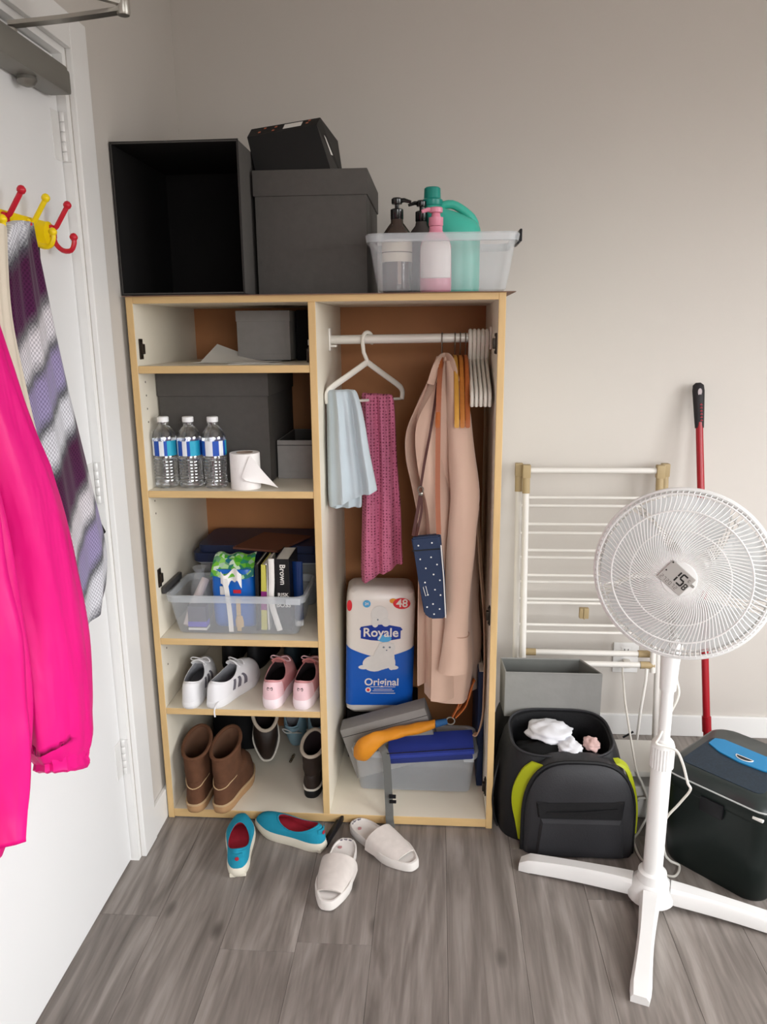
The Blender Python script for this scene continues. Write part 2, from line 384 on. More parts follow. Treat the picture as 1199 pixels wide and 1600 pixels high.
g = drape([(1.598, 1.598, -1.075, -1.035, .03, .016), (1.575, 1.57, -1.125, -1.03, .03, .02), (1.49, 1.48, -1.15, -1.008, .03, .022), (1.3, 1.29, -1.16, -.96, .032, .02), (1.07, 1.06, -1.17, -.892, .034, .018), (.93, .92, -1.17, -.855, .036, .016), (.84, .84, -1.17, -.868, .036, .014), (.735, .8, -1.12, -.9, .036, .01)],
          [(2.5, .002, .006, .4), (5, .001, .003, 1)], n=90, nv=60, axis='y')
sc = solo('striped_scarf', 'purple, lilac and grey diagonal-striped knitted scarf hanging from coat rack', 'scarf', g, scarf_mat(), True)
off = sc.location.copy()
uv_from(sc, lambda c: ((c.y)*1.0, (c.z+off.z-1.6)*-2.3+(c.y+off.y+1.0)*1.7+.02))
sm = sc.data.materials[0]
M_CREAM = mat('cream_canvas', 'd8cdbb', .85, var=.05, bump=.2, bscale=500)
g = drape([(1.58, 1.575, -1.21, -1.165, .06, .005), (1.45, 1.43, -1.235, -1.19, .064, .006), (1.3, 1.28, -1.24, -1.17, .066, .006), (1.18, 1.16, -1.25, -1.15, .068, .006), (1.05, 1.02, -1.25, -1.14, .068, .006), (.99, .99, -1.25, -1.16, .068, .004)], [(2, .001, .003, 0)], n=40, nv=30, axis='y')
solo('cream_tote', 'cream canvas cloth strip between pink jacket and striped scarf', 'cloth bag', g, M_CREAM, True)
M_PINK = mat('hot_pink_nylon', 'dd087a', .45, var=.08, scale=6, bump=.55, bscale=9, bdist=.02, stretch=(1, 1.6, .45), spec=.4)
t = thing('rain_jacket', 'hot pink rain jacket hanging from the door hooks', 'jacket', (.12, -1.45, .6))
g = drape([(1.60, 1.60, -1.58, -1.48, .075, .03), (1.54, 1.5, -1.66, -1.45, .09, .05), (1.42, 1.38, -1.72, -1.435, .105, .06), (1.25, 1.2, -1.76, -1.425, .115, .065), (.98, .95, -1.78, -1.42, .12, .07), (.78, .76, -1.79, -1.44, .12, .068), (.67, .685, -1.76, -1.49, .12, .055)],
          [(3, .006, .024, .3), (5.5, .003, .016, 1.2)], n=100, nv=50, axis='y', seed=3, ripple=.012)
soft(obj('body', g, M_PINK, t, True))
rings = []
for (x, y, z, rx, ry) in cat([(.09, -1.43, 1.56, .04, .055), (.10, -1.395, 1.43, .046, .068), (.11, -1.37, 1.29, .05, .075), (.12, -1.33, 1.13, .052, .084), (.125, -1.31, .97, .05, .088), (.13, -1.30, .84, .048, .094), (.13, -1.297, .75, .046, .096), (.13, -1.305, .685, .043, .087), (.13, -1.31, .655, .036, .07)], 40):
    ring = []
    for j in range(48):
        a = 2*PI*j/48
        q = 1+.2*noise.noise(Vector((math.cos(a)*1.3, math.sin(a)*1.3, z*4)))+.10*(1-2*abs(noise.noise(Vector((math.cos(a)*2.2+z*2, math.sin(a)*2.2, z*2.5)))))-.08
        ring.append((x+rx*math.cos(a)*q, y+ry*math.sin(a)*q, z+.03*math.sin(a)*(-1 if z < .7 else 0)))
    rings.append(ring)
sl = soft(obj('sleeve', loft(rings), M_PINK, t, True))
ring2 = []
for k, (s, dz) in enumerate(((1.0, .012), (1.04, .004), (.97, -.006), (1.02, -.016), (.9, -.024), (.7, -.02))):
    ring2.append([(.13+.036*s*math.cos(2*PI*j/40)*(1+.06*math.sin(j*2.5)), -1.312+.068*s*math.sin(2*PI*j/40)*(1+.04*math.sin(j*2.5)), .655+dz-.03*math.sin(2*PI*j/40)) for j in range(40)])
obj('elastic_cuff', loft(ring2), M_PINK, sl, True)
rh = []
for k, (s, dz) in enumerate(((1.0, .02), (1.05, .006), (.98, -.008), (.9, -.02))):
    rh.append([(.12+.058*s*math.cos(2*PI*j/60)*(1+.05*math.sin(j*2.1)), -1.625+.136*s*math.sin(2*PI*j/60), .675+dz) for j in range(60)])
obj('hem_band', loft(rh), M_PINK, t, True)
M_BLK = mat('black_plastic', '17171a', .4, var=.1)
t = thing('folding_umbrella', 'slim black folded umbrella tip showing beside the scarf', 'umbrella', (.012, -.86, .93))
obj('canopy', tube([(.005, -.93, 1.3), (.008, -.90, 1.15), (.012, -.866, 1.03), (.016, -.84, .975)], [.012, .014, .013, .007], 10), M_BLK, t, True)
obj('ferrule', tube([(.016, -.841, .977), (.02, -.826, .942)], [.0055, .0075], 10), M_BLK, t, True)
obj('strap_loop', tube(cat([(.005, -.93, 1.3), (.0, -.95, 1.4), (.006, -.955, 1.55), (.01, -.955, 1.567)], 12), .0018, 6), M_BLK, t, True)

# ================================================================== closet
M_MEL = mat('cream_melamine', 'e6decd', .45, var=.03, scale=5)
M_BIRCH = mat('birch_edge', 'd3b27e', .5, var=.16, scale=9, stretch=(6, 6, 1), bump=.05, bscale=60)
M_BIRCHX = mat('birch_edge_across', 'd3b27e', .5, var=.16, scale=9, stretch=(1, 6, 6), bump=.05, bscale=60)
M_HARD = mat('brown_hardboard', 'a57047', .6, var=.12, scale=7)
CX0, CX1, CYF, CYB, CH = .015, .965, -.564, -.062, 1.485  # here and throughout, world coordinates were unprojected from image pixels beforehand
DVX0, DVX1 = .4775, .4965
t = thing('open_closet', 'open birch-edged wardrobe cabinet without doors against the back wall', 'closet', (.49, -.31, 0))
closet = t
def panel(name, x0, x1, y0, y1, z0, z1, edge):
    g = bevbox(x0, x1, y0, y1, z0, z1, .0012, 1)
    mi = []
    for f in g[1]:
        c = sum((Vector(g[0][i]) for i in f), Vector())/len(f)
        mi.append(1 if c.y < y0+.0013 else 0)
    return obj(name, g, [M_MEL, edge], closet, mi=mi)
lp = panel('side_panel', CX0, CX0+.018, CYF, CYB, 0, CH, M_BIRCH)
rp = panel('side_panel', CX1-.018, CX1, CYF, CYB, 0, CH, M_BIRCH)
panel('divider', DVX0, DVX1, CYF, CYB-.004, .03, CH-.018, M_BIRCH)
panel('top_panel', CX0+.018, CX1-.018, CYF, CYB-.004, CH-.018, CH, M_BIRCHX)
panel('bottom_panel', CX0+.018, CX1-.018, CYF, CYB-.004, .004, .03, M_BIRCHX)
obj('back_panel', bevbox(CX0+.018, CX1-.018, CYB-.004, CYB, .004, CH), M_HARD, closet)
SHZ = [1.313, .987, .567, .354]
for z in SHZ: panel('shelf', CX0+.0182, DVX0-.0002, CYF+.001, CYB-.0045, z-.019, z, M_BIRCHX)
M_HP = mat('dark_bronze_hinge', '3a332c', .4, .8)
for (x, z, s) in ((CX0+.018, 1.355, 1), (CX0+.018, .735, 1), (CX1-.018, 1.362, -1), (CX1-.018, .64, -1), (CX1-.018, .118, -1)):
    pr_ = lp if s > 0 else rp
    obj('hinge_plate', join(bevbox(min(x, x+s*.004), max(x, x+s*.004), -.545, -.525, z-.026, z+.026, .0015), bevbox(min(x, x+s*.011), max(x, x+s*.011), -.542, -.528, z-.013, z+.013, .002), mv(lathe([(.004, -.002), (.004, .002)], 8), x+s*.004, -.535, z+.021, ry=PI/2), mv(lathe([(.004, -.002), (.004, .002)], 8), x+s*.004, -.535, z-.021, ry=PI/2)), M_HP, pr_, True)
M_PIN = mat('pin_hole_dark', '6b6257', .8)
for z in [1.27, 1.235, 1.2, 1.165, .95, .915, .52, .47]:
    obj('pin_hole', mv(lathe([(.0028, 0), (.0028, .0006)], 8), CX0+.018, -.52, z, ry=PI/2), M_PIN, lp)
M_RAIL = mat('white_rail', 'dfdad2', .35, .1, var=.03)
RLY, RLZ = -.33, 1.372
obj('clothes_rail', tube([(DVX1+.001, RLY, RLZ), (CX1-.019, RLY, RLZ+.003)], .0125, 16), M_RAIL, closet, True)
for x, s in ((DVX1, 1), (CX1-.018, -1)):
    obj('rail_bracket', join(bevbox(min(x, x+s*.006), max(x, x+s*.006), RLY-.02, RLY+.02, RLZ-.03, RLZ+.032, .003), bevbox(min(x, x+s*.022), max(x, x+s*.022), RLY-.016, RLY+.016, RLZ-.02, RLZ-.0135, .002)), M_RAIL, closet, True)

# ------------------------------------------------------------------ things on top
M_CARDB = mat('brown_cardboard', '7d6152', .85, var=.1)
solo('cardboard_sheet', 'thin brown cardboard sheet under the boxes on top of wardrobe', 'cardboard', grid(lambda u, v: (.012+.975*u, -.578+.45*v, 1.4852+.0012*max(0, math.sin(u*9))*(1-v)), 30, 4, .0016), M_CARDB)
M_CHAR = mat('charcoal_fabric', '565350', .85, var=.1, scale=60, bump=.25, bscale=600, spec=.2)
M_CHARD = mat('charcoal_dark_and_shade', '1c1b1b', .9, var=.1, spec=.15)  # near-black; also puts the shade inside the open cube into colour
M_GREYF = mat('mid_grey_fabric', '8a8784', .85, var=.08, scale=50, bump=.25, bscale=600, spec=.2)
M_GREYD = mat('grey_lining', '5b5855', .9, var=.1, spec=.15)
M_PIPE = mat('fabric_seam_dark', '2f2d2c', .9)
def openbox(x0, x1, y0, y1, z0, z1, w=.005):
    """five-sided box open at +z, as one shell"""
    o = [(x0, y0), (x1, y0), (x1, y1), (x0, y1)]; i = [(x0+w, y0+w), (x1-w, y0+w), (x1-w, y1-w), (x0+w, y1-w)]
    r = [[(*p, z0) for p in o], [(*p, z1) for p in o], [(*p, z1) for p in i], [(*p, z0+w) for p in i]]
    return loft(r)
# open box lying on its side, opening towards the room
t = thing('storage_cube', 'open charcoal fabric cube lying on its side on wardrobe top', 'storage box', (.161, -.36, 1.488))
mside = Matrix.Translation((.161, -.36, 1.488+.179)) @ Matrix.Rotation(PI/2, 4, 'X')
obj('shell', tf(openbox(-.157, .157, -.177, .177, -.19, .19, .003), mside), M_CHAR, t)
obj('lining', tf(openbox(-.1535, .1535, -.1735, .1735, -.1865, .1895, .001), mside), M_CHARD, t)  # inside of the cube painted darker to carry its shade
obj('rim_seam', tube([(.004, -.551, 1.4895), (.318, -.551, 1.4895), (.318, -.551, 1.8445), (.004, -.551, 1.8445)], .0022, 6, closed=True), M_PIPE, t)
t = thing('storage_cube', 'charcoal fabric cube with matching lid on wardrobe top', 'storage box', (.484, -.3, 1.488))
obj('body', bevbox(.3285, .6165, -.442, -.09, 1.488, 1.75, .003), M_CHAR, t, True)
obj('lid', bevbox(.325, .62, -.446, -.086, 1.732, 1.7945, .003), M_CHAR, t, True)
t = thing('black_carton', 'black carton with small white label tilted on top of lidded cube', 'carton', (.43, -.38, 1.787))
PL = [(-.45, 1.787), (-.452, 1.868), (-.425, 1.893), (-.29, 1.868), (-.3, 1.787)]
PR = [(-.45, 1.787), (-.452, 1.893), (-.425, 1.916), (-.29, 1.89), (-.3, 1.787)]
xl = [.335, .318, .324, .33, .335]; xr = [.53, .497, .503, .53, .545]
t.location += Vector((-.006, .03, .0092))
M_BCART = mat('black_card', '0d0c0c', .45, var=.1)
obj('carton', loft([[(xl[i], *PL[i]) for i in range(5)], [(xr[i], *PR[i]) for i in range(5)]]), M_BCART, t)
def on_strip(u0, u1, v0, v1):
    a, b, c, d = Vector((.318, -.4525, 1.868)), Vector((.497, -.4525, 1.893)), Vector((.503, -.4255, 1.9165)), Vector((.324, -.4255, 1.8935))
    P = lambda u, v: (a*(1-u)+b*u)*(1-v)+(d*(1-u)+c*u)*v+Vector((0, -.0006, .0004))
    return thick(([P(u0, v0), P(u1, v0), P(u1, v1), P(u0, v1)], [[0, 1, 2, 3]]), .0004)
M_WPAPER = mat('white_paper', 'e4e1dc', .8, var=.03)
obj('label_sticker', on_strip(.5, .76, .25, .8), M_WPAPER, t)
M_ORG = mat('printed_orange', 'b0664c', .6)
for u, v in ((.14, .35), (.2, .75), (.34, .3), (.36, .7), (.82, .5), (.84, .8)): obj('print_mark', on_strip(u, u+.035, v-.08, v+.08), M_ORG, t)
obj('side_print', thick(([Vector(p) for p in ((.5128, -.4335, 1.872), (.5155, -.4235, 1.868), (.5325, -.4235, 1.826), (.5295, -.4335, 1.826))], [[0, 1, 2, 3]]), .0006), M_WPAPER, t)

# ---- clear plastic tubs
M_CLEAR = mat('clear_polypropylene', 'e6eaee', .18, var=.02, alpha_mix=.82, spec=.5)
M_CLEAR_RIM = mat('clear_rim', 'dfe4e8', .2, var=.02, alpha_mix=.62, spec=.5)
def tub(name, label, x0, x1, y0, y1, z0, z1, inset, group=None, r=.03):
    cx, cy = (x0+x1)/2, (y0+y1)/2; hx, hy = (x1-x0)/2, (y1-y0)/2
    t = thing(name, label, 'plastic tub', (cx, cy, z0), group=group)
    def ring(ex, z): return [(cx+a, cy+b, z) for a, b in rrect(hx-ex, hy-ex, r-min(ex, .02)*.6, 5)]
    w = .0018; rings = [ring(inset+.006, z0), ring(inset+.001, z0+.004)]
    for k in range(1, 5): rings.append(ring(inset-(inset-.008)*k/4, z0+.004+(z1-.014-z0-.004)*k/4))
    inner = [ring(inset+w-(inset-.008)*k/4, z0+.004+(z1-.014-z0-.004)*k/4) for k in range(4, -1, -1)]
    obj('body', loft(rings+inner), M_CLEAR, t, True)
    rim = [ring(.008, z1-.02), ring(.002, z1-.019), ring(0, z1-.004), ring(.003, z1), ring(.009, z1), ring(.011, z1-.004), ring(.0115, z1-.02)]
    obj('rim', loft(rim+[rim[0]], False, False), M_CLEAR_RIM, t, True)
    return t
tb = tub('plastic_tub', 'clear plastic tub of pump bottles on wardrobe top', .6215, .9945, -.578, -.285, 1.488, 1.623, .028)
obj('latch', join(bevbox(.9945, 1.002, -.48, -.39, 1.604, 1.63, .003), bevbox(1.0015, 1.008, -.475, -.395, 1.61, 1.64, .003)), M_BLK, tb, True)
# bottles
def spin(prof, x, y, z, n=28, sx=1, sy=1): return tf(lathe(prof, n), Matrix.Translation((x, y, z)) @ Matrix.Diagonal((sx, sy, 1, 1)))
M_AMB = mat('brown_bottle', '3a2a22', .15, var=.05, spec=.6, coat=.3)
M_CRLAB = mat('cream_label', 'd9cfbe', .6, var=.03)
M_LINE = mat('label_line', '6d6458', .6)
M_BLKG = mat('glossy_black', '0c0c0d', .15, spec=.6)
def pump(t, x, y, z, m, s=1, rot=PI):
    obj('pump_collar', spin([(.014*s, 0), (.0155*s, .002), (.0155*s, .024), (.013*s, .026)], x, y, z), m, t, True)
    obj('pump_stem', spin([(.005*s, .024), (.005*s, .036), (.012*s, .037), (.013*s, .041), (.013*s, .049), (.010*s, .052)], x, y, z), m, t, True)
    c, s_ = math.cos(rot), math.sin(rot)
    obj('pump_spout', tube([(x, y, z+.045), (x+c*.018*s, y+s_*.018*s, z+.046), (x+c*.034*s, y+s_*.034*s, z+.041)], [.006*s, .005*s, .0035*s], 8), m, t, True)
t = thing('pump_bottle', 'dark brown pump bottle with cream label in top tub', 'bottle', (.697, -.43, 1.4925))
t.location += Vector((-.002, -.035, -.0035))
obj('bottle', spin([(.033, 0), (.037, .003), (.038, .01), (.038, .13), (.035, .145), (.022, .163), (.016, .17), (.0155, .178), (.014, .18)], .697, -.43, 1.4925), M_AMB, t, True)
lb = obj('label_band', tf(loft([[(.0386*math.cos(a), .0386*math.sin(a), z) for a in [PI*1.02+.96*PI*j/24 for j in range(25)]] for z in (.075, .128)]+[[(.0383*math.cos(a), .0383*math.sin(a), z) for a in [PI*1.02+.96*PI*j/24 for j in range(25)]] for z in (.128, .075)], False, False, False), Matrix.Translation((.697, -.43, 1.4925))), M_CRLAB, t, True)
obj('label_rule', tf(loft([[(.0388*math.cos(a), .0388*math.sin(a), z) for a in [PI*1.02+.96*PI*j/24 for j in range(25)]] for z in (.097, .0995)], False, False, False), Matrix.Translation((.697, -.43, 1.4925))), M_LINE, lb)
obj('straw_window', tf(bevbox(.003, .012, -.0388, -.0375, .02, .075), Matrix.Translation((.697, -.43, 1.4925))), mat('straw_clear', 'a08c80', .3), t)
pump(t, .697, -.43, 1.67, M_BLKG, 1.05, -.15)
t = thing('pump_bottle', 'black pump bottle behind the brown one in top tub', 'bottle', (.757, -.37, 1.4925))
t.location += Vector((-.002, -.035, -.0035))
obj('bottle', spin([(.028, 0), (.031, .003), (.031, .14), (.028, .155), (.016, .17), (.014, .18)], .757, -.37, 1.4925), mat('charcoal_bottle', '4a4442', .25), t, True)
pump(t, .757, -.37, 1.672, M_BLKG, 1.0, PI)
t = thing('soap_bottle', 'pink foaming soap bottle with white label in top tub', 'bottle', (.795, -.465, 1.4925))
t.location += Vector((-.002, -.035, -.0035))
M_PKB = mat('pink_bottle', 'e08fa4', .3, var=.05, spec=.5)
obj('bottle', spin([(.036, 0), (.039, .003), (.0395, .02), (.038, .11), (.033, .125), (.022, .138), (.0165, .145), (.0165, .156)], .795, -.465, 1.4925, sx=1, sy=.75), M_PKB, t, True)
obj('label', tf(loft([[(.0402*s*math.cos(a), .0402*.76*s*math.sin(a), z) for a in [PI*1.1+.8*PI*j/20 for j in range(21)]] for s, z in ((.85, .03), (.97, .034), (.985, .098), (.9, .116), (.82, .121))], False, False, False), Matrix.Translation((.795, -.467, 1.4925))), mat('white_soap_label', 'efe6e4', .5), t, True)
obj('pump_collar', spin([(.0165, 0), (.018, .002), (.018, .02), (.012, .021), (.01, .03), (.0165, .032), (.0165, .042), (.014, .044)], .795, -.465, 1.649), M_PKB, t, True)
obj('pump_spout', tube([(.795, -.465, 1.686), (.775, -.472, 1.687), (.760, -.477, 1.682)], [.006, .0055, .004], 8), M_PKB, t, True)
t = thing('detergent_jug', 'mint green detergent jug with teal cap in top tub', 'bottle', (.84, -.35, 1.4925))
t.location += Vector((-.002, -.035, -.0035))
M_MINT = mat('mint_bottle', '46bba6', .3, var=.05, spec=.5); M_TEALCAP = mat('teal_cap', '14897c', .3, var=.05, spec=.5)
rings = []
for z, x0_, x1_, hy in cat([(0, .79, .905, .045), (.01, .785, .91, .05), (.12, .785, .91, .05), (.155, .775, .912, .05), (.18, .768, .9, .044), (.2, .765, .86, .034), (.213, .764, .82, .027), (.222, .764, .806, .022)], 20):
    cx = (x0_+x1_)/2; rings.append([(cx+(x1_-x0_)/2*math.cos(2*PI*j/24), -.35+hy*math.sin(2*PI*j/24), 1.4925+z) for j in range(24)])
obj('jug', loft(rings), M_MINT, t, True)
obj('cap', spin([(.026, 0), (.027, .002), (.027, .014), (.022, .018), (.021, .042), (.018, .045)], .785, -.35, 1.713), M_TEALCAP, t, True)
obj('handle', tube(cat([(.80, -.35, 1.712), (.84, -.35, 1.715), (.885, -.35, 1.685), (.9, -.35, 1.66)], 14), [.006, .009, .01, .011, .011, .011, .011, .011, .011, .011, .01, .01, .009, .008], 10), M_MINT, t, True)

# ------------------------------------------------------------------ compartment 1
M_PAPER = mat('folded_paper', 'ebe9e4', .8, var=.05)
def paper(name, label, pts, h):
    def f(u, v):
        a = [Vector(p) for p in pts]; p = (a[0]*(1-u)+a[1]*u)*(1-v)+(a[3]*(1-u)+a[2]*u)*v
        return (p.x, p.y, p.z+h(u, v))
    return solo(name, label, 'paper', grid(f, 12, 10, .0008), M_PAPER)
paper('paper_sheet', 'loose white paper sheet with curled corner on top shelf', [(.13, -.42, 1.3138), (.33, -.45, 1.3138), (.36, -.33, 1.3138), (.16, -.27, 1.3138)], lambda u, v: .0016+.032*max(0, v-.3)*max(0, 1-u-.3)*3)
paper('paper_sheet', 'flat paper leaflet under the small grey box on top shelf', [(.25, -.5, 1.3134), (.39, -.47, 1.3134), (.38, -.42, 1.3134), (.24, -.44, 1.3134)], lambda u, v: .001*math.sin(u*3))
t = thing('small_box', 'light grey fabric lidded box on the top shelf', 'storage box', (.315, -.28, 1.3135))
obj('body', bevbox(.234, .385, -.325, -.2, 1.318, 1.43, .002), M_GREYF, t, True)
obj('lid', bevbox(.2325, .3865, -.3275, -.198, 1.424, 1.4535, .002), M_GREYF, t, True)
obj('base_band', bevbox(.2338, .3852, -.3254, -.1996, 1.3172, 1.335, .001), M_GREYF, t)
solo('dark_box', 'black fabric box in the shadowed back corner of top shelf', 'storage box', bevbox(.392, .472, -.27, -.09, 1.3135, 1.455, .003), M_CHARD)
t = thing('vial_bottle', 'tiny dark bottle with white cap on top shelf beside divider', 'bottle', (.455, -.4, 1.3135))
obj('bottle', spin([(.011, 0), (.012, .002), (.012, .035), (.006, .042), (.006, .046)], .455, -.4, 1.3135, 16), M_AMB, t, True)
obj('cap', spin([(.0075, 0), (.0075, .014), (.006, .015)], .455, -.4, 1.359, 16), M_WPAPER, t, True)

# ------------------------------------------------------------------ compartment 2
t = thing('storage_cube', 'charcoal lidded fabric cube on the shelf behind water bottles', 'storage box', (.195, -.27, .9875))
obj('body', bevbox(.0385, .3415, -.447, -.09, .9875, 1.245, .003), M_CHAR, t, True)
obj('lid', bevbox(.0355, .3445, -.4505, -.086, 1.226, 1.2895, .003), M_CHAR, t, True)
t = thing('small_box', 'small open grey fabric box beside toilet roll', 'storage box', (.414, -.27, .9875))
obj('shell', openbox(.3485, .4765, -.385, -.13, .9875, 1.097, .003), M_GREYF, t)
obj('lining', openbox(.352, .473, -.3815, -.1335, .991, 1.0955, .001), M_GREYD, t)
obj('base_band', bevbox(.3482, .4767, -.3855, -.383, .989, 1.006, .0005), M_GREYF, t)
obj('rim_seam', tube([(.349, -.3857, 1.083), (.476, -.3857, 1.083)], .0009, 5), M_PIPE, t)
def water_mat():
    m = bpy.data.materials.new('clear_water_bottle'); m.use_nodes = True; N = m.node_tree.nodes; L = m.node_tree.links
    b = N['Principled BSDF']; b.inputs['Base Color'].default_value = (.96, .98, 1, 1); b.inputs['Roughness'].default_value = .04
    b.inputs['Transmission Weight'].default_value = 1; b.inputs['IOR'].default_value = 1.36
    tr = N.new('ShaderNodeBsdfTransparent'); tr.inputs[0].default_value = (.95, .97, .98, 1); ms = N.new('ShaderNodeMixShader'); ms.inputs[0].default_value = .18
    L.new(b.outputs[0], ms.inputs[1]); L.new(tr.outputs[0], ms.inputs[2])
    gl = N.new('ShaderNodeBsdfGlossy'); gl.inputs['Roughness'].default_value = .05; m2 = N.new('ShaderNodeMixShader'); m2.inputs[0].default_value = .2
    L.new(ms.outputs[0], m2.inputs[1]); L.new(gl.outputs[0], m2.inputs[2]); L.new(m2.outputs[0], N['Material Output'].inputs[0])
    return m
M_WATER = water_mat()
M_LNAVY = mat('label_blue', '1f4fb0', .35); M_LCYAN = mat('label_cyan', '2aa6c6', .35); M_LWHITE = mat('label_white', 'e9ecf2', .4); M_WCAP = mat('white_cap', 'eeeeee', .4)
prof = [(.026, .0), (.031, .004), (.032, .01)]
for k in range(8):
    z = .014+k*.0085; prof += [(.0318, z), (.0300, z+.0015), (.0296, z+.003), (.0305, z+.0045), (.0322, z+.006)]
prof += [(.0322, .086), (.0318, .088), (.0318, .128), (.0322, .13), (.0315, .138), (.027, .151), (.019, .162), (.0135, .167), (.0128, .172), (.0155, .173), (.0155, .175), (.0125, .176), (.012, .18)]
def bottle(x, y, lab, rot):
    t = thing('water_bottle', lab, 'bottle', (x, y, .9873), rz=rot, group='water bottles on the shelf')
    obj('bottle', lathe(prof, 28), M_WATER, t, True, local=True)
    V = []; F = []; mi = []; n = 48
    for j in range(n):
        a = 2*PI*j/n
        for z in (.088, .128): V.append((.0327*math.cos(a), .0327*math.sin(a), z))
    for j in range(n):
        k = (j+1) % n; F.append([2*j, 2*k, 2*k+1, 2*j+1])
        d = (j+.5)*360/n-270
        d = (d+180) % 360-180
        mi.append(1 if (-82 < d < -48 or -12 < d < 10) else (2 if 22 < d < 72 else (1 if d > 150 else 0)))
    obj('label_band', (V, F), [M_LNAVY, M_LWHITE, M_LCYAN], t, True, local=True, mi=mi)
    obj('cap', lathe([(.0145, .1765), (.015, .178), (.015, .189), (.013, .1905)], 20), M_WCAP, t, True, local=True)
bottle(.0665, -.503, 'clear water bottle with blue label, leftmost of three', .12)
bottle(.1345, -.503, 'clear water bottle with blue label, middle of three', -.05)
bottle(.2015, -.503, 'clear water bottle with blue label, nearest the toilet roll', .95)
t = thing('toilet_roll', 'white toilet roll with trailing sheet on shelf', 'toilet roll', (.287, -.515, .9873))
M_TP = mat('white_tissue', 'f3efec', .9, var=.02, bump=.2, bscale=300)
obj('roll', mv(lathe([(.0225, 0), (.039, 0), (.04, .002), (.04, .094), (.039, .096), (.0225, .096), (.022, .094), (.022, .002), (.0225, 0)], 36, False), .287, -.515, .9873), M_TP, t, True)
obj('core', mv(lathe([(.0222, .0005), (.0222, .0965), (.0212, .0965), (.0212, .0005), (.0222, .0005)], 30, False), .287, -.515, .9873), mat('tube_card', 'a08b7c', .8), t, True)
def loose(u, v):
    A = Vector((.312, -.5545, 1.082)); B = Vector((.376, -.522, .9885)); C = Vector((.286, -.5585, 1.025)); D = Vector((.300, -.566, 1.018))
    p = (A*(1-u)+B*u)*(1-v)+(C*(1-u)+D*u)*v
    if v > .5 and u > .5: p = p+(B-p)*.0
    return (p.x, p.y-.008*math.sin(u*PI)*(1-v), p.z+.002*math.sin(v*5))
obj('loose_sheet', grid(loose, 12, 8, .0008), M_TP, t, True)

# ------------------------------------------------------------------ compartment 3
M_NAVY = mat('navy_plastic', '1d2747', .4, var=.08, spec=.4)
tb = tub('plastic_tub', 'clear tub under a navy lid at back of middle shelf', .06, .452, -.315, -.085, .5675, .728, .025)
obj('lid', join(mv(prism(rrect(.2, .119, .03, 5), .715, .742), .256, -.2), mv(prism(rrect(.185, .105, .025, 5), .742, .764), .256, -.2)), M_NAVY, tb, True)
solo('brown_folder', 'brown leather folder lying on the navy lid', 'folder', thick(([Vector(p) for p in ((.195, -.352, .7665), (.335, -.385, .7665), (.405, -.215, .7665), (.25, -.175, .7665))], [[0, 1, 2, 3]]), .006), mat('brown_leather', '6b4234', .5, var=.1, bump=.1, bscale=200))
tb = tub('plastic_tub', 'clear tub crammed with packets and books on middle shelf', .046, .4425, -.553, -.335, .5675, .688, .026)
obj('handle_latch', join(bevbox(.0345, .0465, -.53, -.385, .685, .705, .004), bevbox(.037, .052, -.50, -.42, .68, .69, .002)), mat('grey_latch', '3b3a3a', .4), tb, True)
obj('rim_tab', bevbox(.39, .43, -.5545, -.5525, .668, .686, .0008), M_CLEAR_RIM, tb)
ZB = .572
M_WIPB = mat('blue_packet', '1266c4', .3, var=.08, bump=.3, bscale=25, spec=.5)
def leaf_mat():
    m = bpy.data.materials.new('green_leaf_print'); m.use_nodes = True; N = m.node_tree.nodes; L = m.node_tree.links
    b = N['Principled BSDF']; b.inputs['Roughness'].default_value = .35
    tc = N.new('ShaderNodeTexCoord'); vo = N.new('ShaderNodeTexVoronoi'); vo.inputs['Scale'].default_value = 75; L.new(tc.outputs['Object'], vo.inputs['Vector'])
    r = ramp(N, [(0, '3d9f2a'), (.3, '7fc93a'), (.5, 'd9e9d8'), (.75, '2c8a4a'), (1, '1b6f8f')]); sp = N.new('ShaderNodeSeparateColor'); L.new(vo.outputs['Color'], sp.inputs[0]); L.new(sp.outputs[0], r.inputs[0]); L.new(r.outputs[0], b.inputs['Base Color'])
    return m
M_LEAF = leaf_mat()
t = thing('wipes_packet', 'blue and green packet with torn white opening in the tub', 'packet', (.225, -.45, ZB))
rings = []
for z, hx, hy in cat([(0, .058, .028), (.02, .062, .036), (.1, .064, .038), (.15, .062, .036), (.172, .058, .033)], 16):
    rings.append([(.225+hx*a*(1+.03*noise.noise(Vector((a*3, b*3, z*30)))), -.45+hy*b, ZB+z) for a, b in [(math.copysign(abs(math.cos(q))**.5, math.cos(q)), math.copysign(abs(math.sin(q))**.5, math.sin(q))) for q in [2*PI*j/32+.01 for j in range(32)]]])
obj('packet', loft(rings), M_WIPB, t, True)
obj('printed_top', grid(lambda u, v: (.225+.062*(2*u-1)*(1-.06*v), -.489+.072*v-.006*math.sin(u*PI), ZB+.152+.052*math.sin(v*PI*.55)+.004*math.sin(u*14)), 18, 10, .002), M_LEAF, t, True)
obj('torn_tissue', grid(lambda u, v: (.195+.06*u, -.497-.006*math.sin(u*9)+.004*v, ZB+.135+.034*v+.006*math.sin(u*17)*(1-v)-.010*math.sin(u*7)), 20, 5, .0012), M_TP, t, True)
obj('print_block', bevbox(.228, .25, -.4915, -.489, ZB+.105, ZB+.115), mat('print_red', 'cf2434', .4), t)
obj('print_block', bevbox(.19, .205, -.4915, -.489, ZB+.1, ZB+.125), M_WPAPER, t)
M_STICK = mat('white_stick', 'ece9e4', .5)
solo('white_strip', 'white plastic strip standing in front of the blue packet', 'strip', ribbon([(.21, -.505, ZB+.15), (.216, -.508, ZB+.1), (.222, -.516, ZB+.05), (.224, -.518, ZB)], .013, .002, (1, 0, 0), 14), M_STICK)
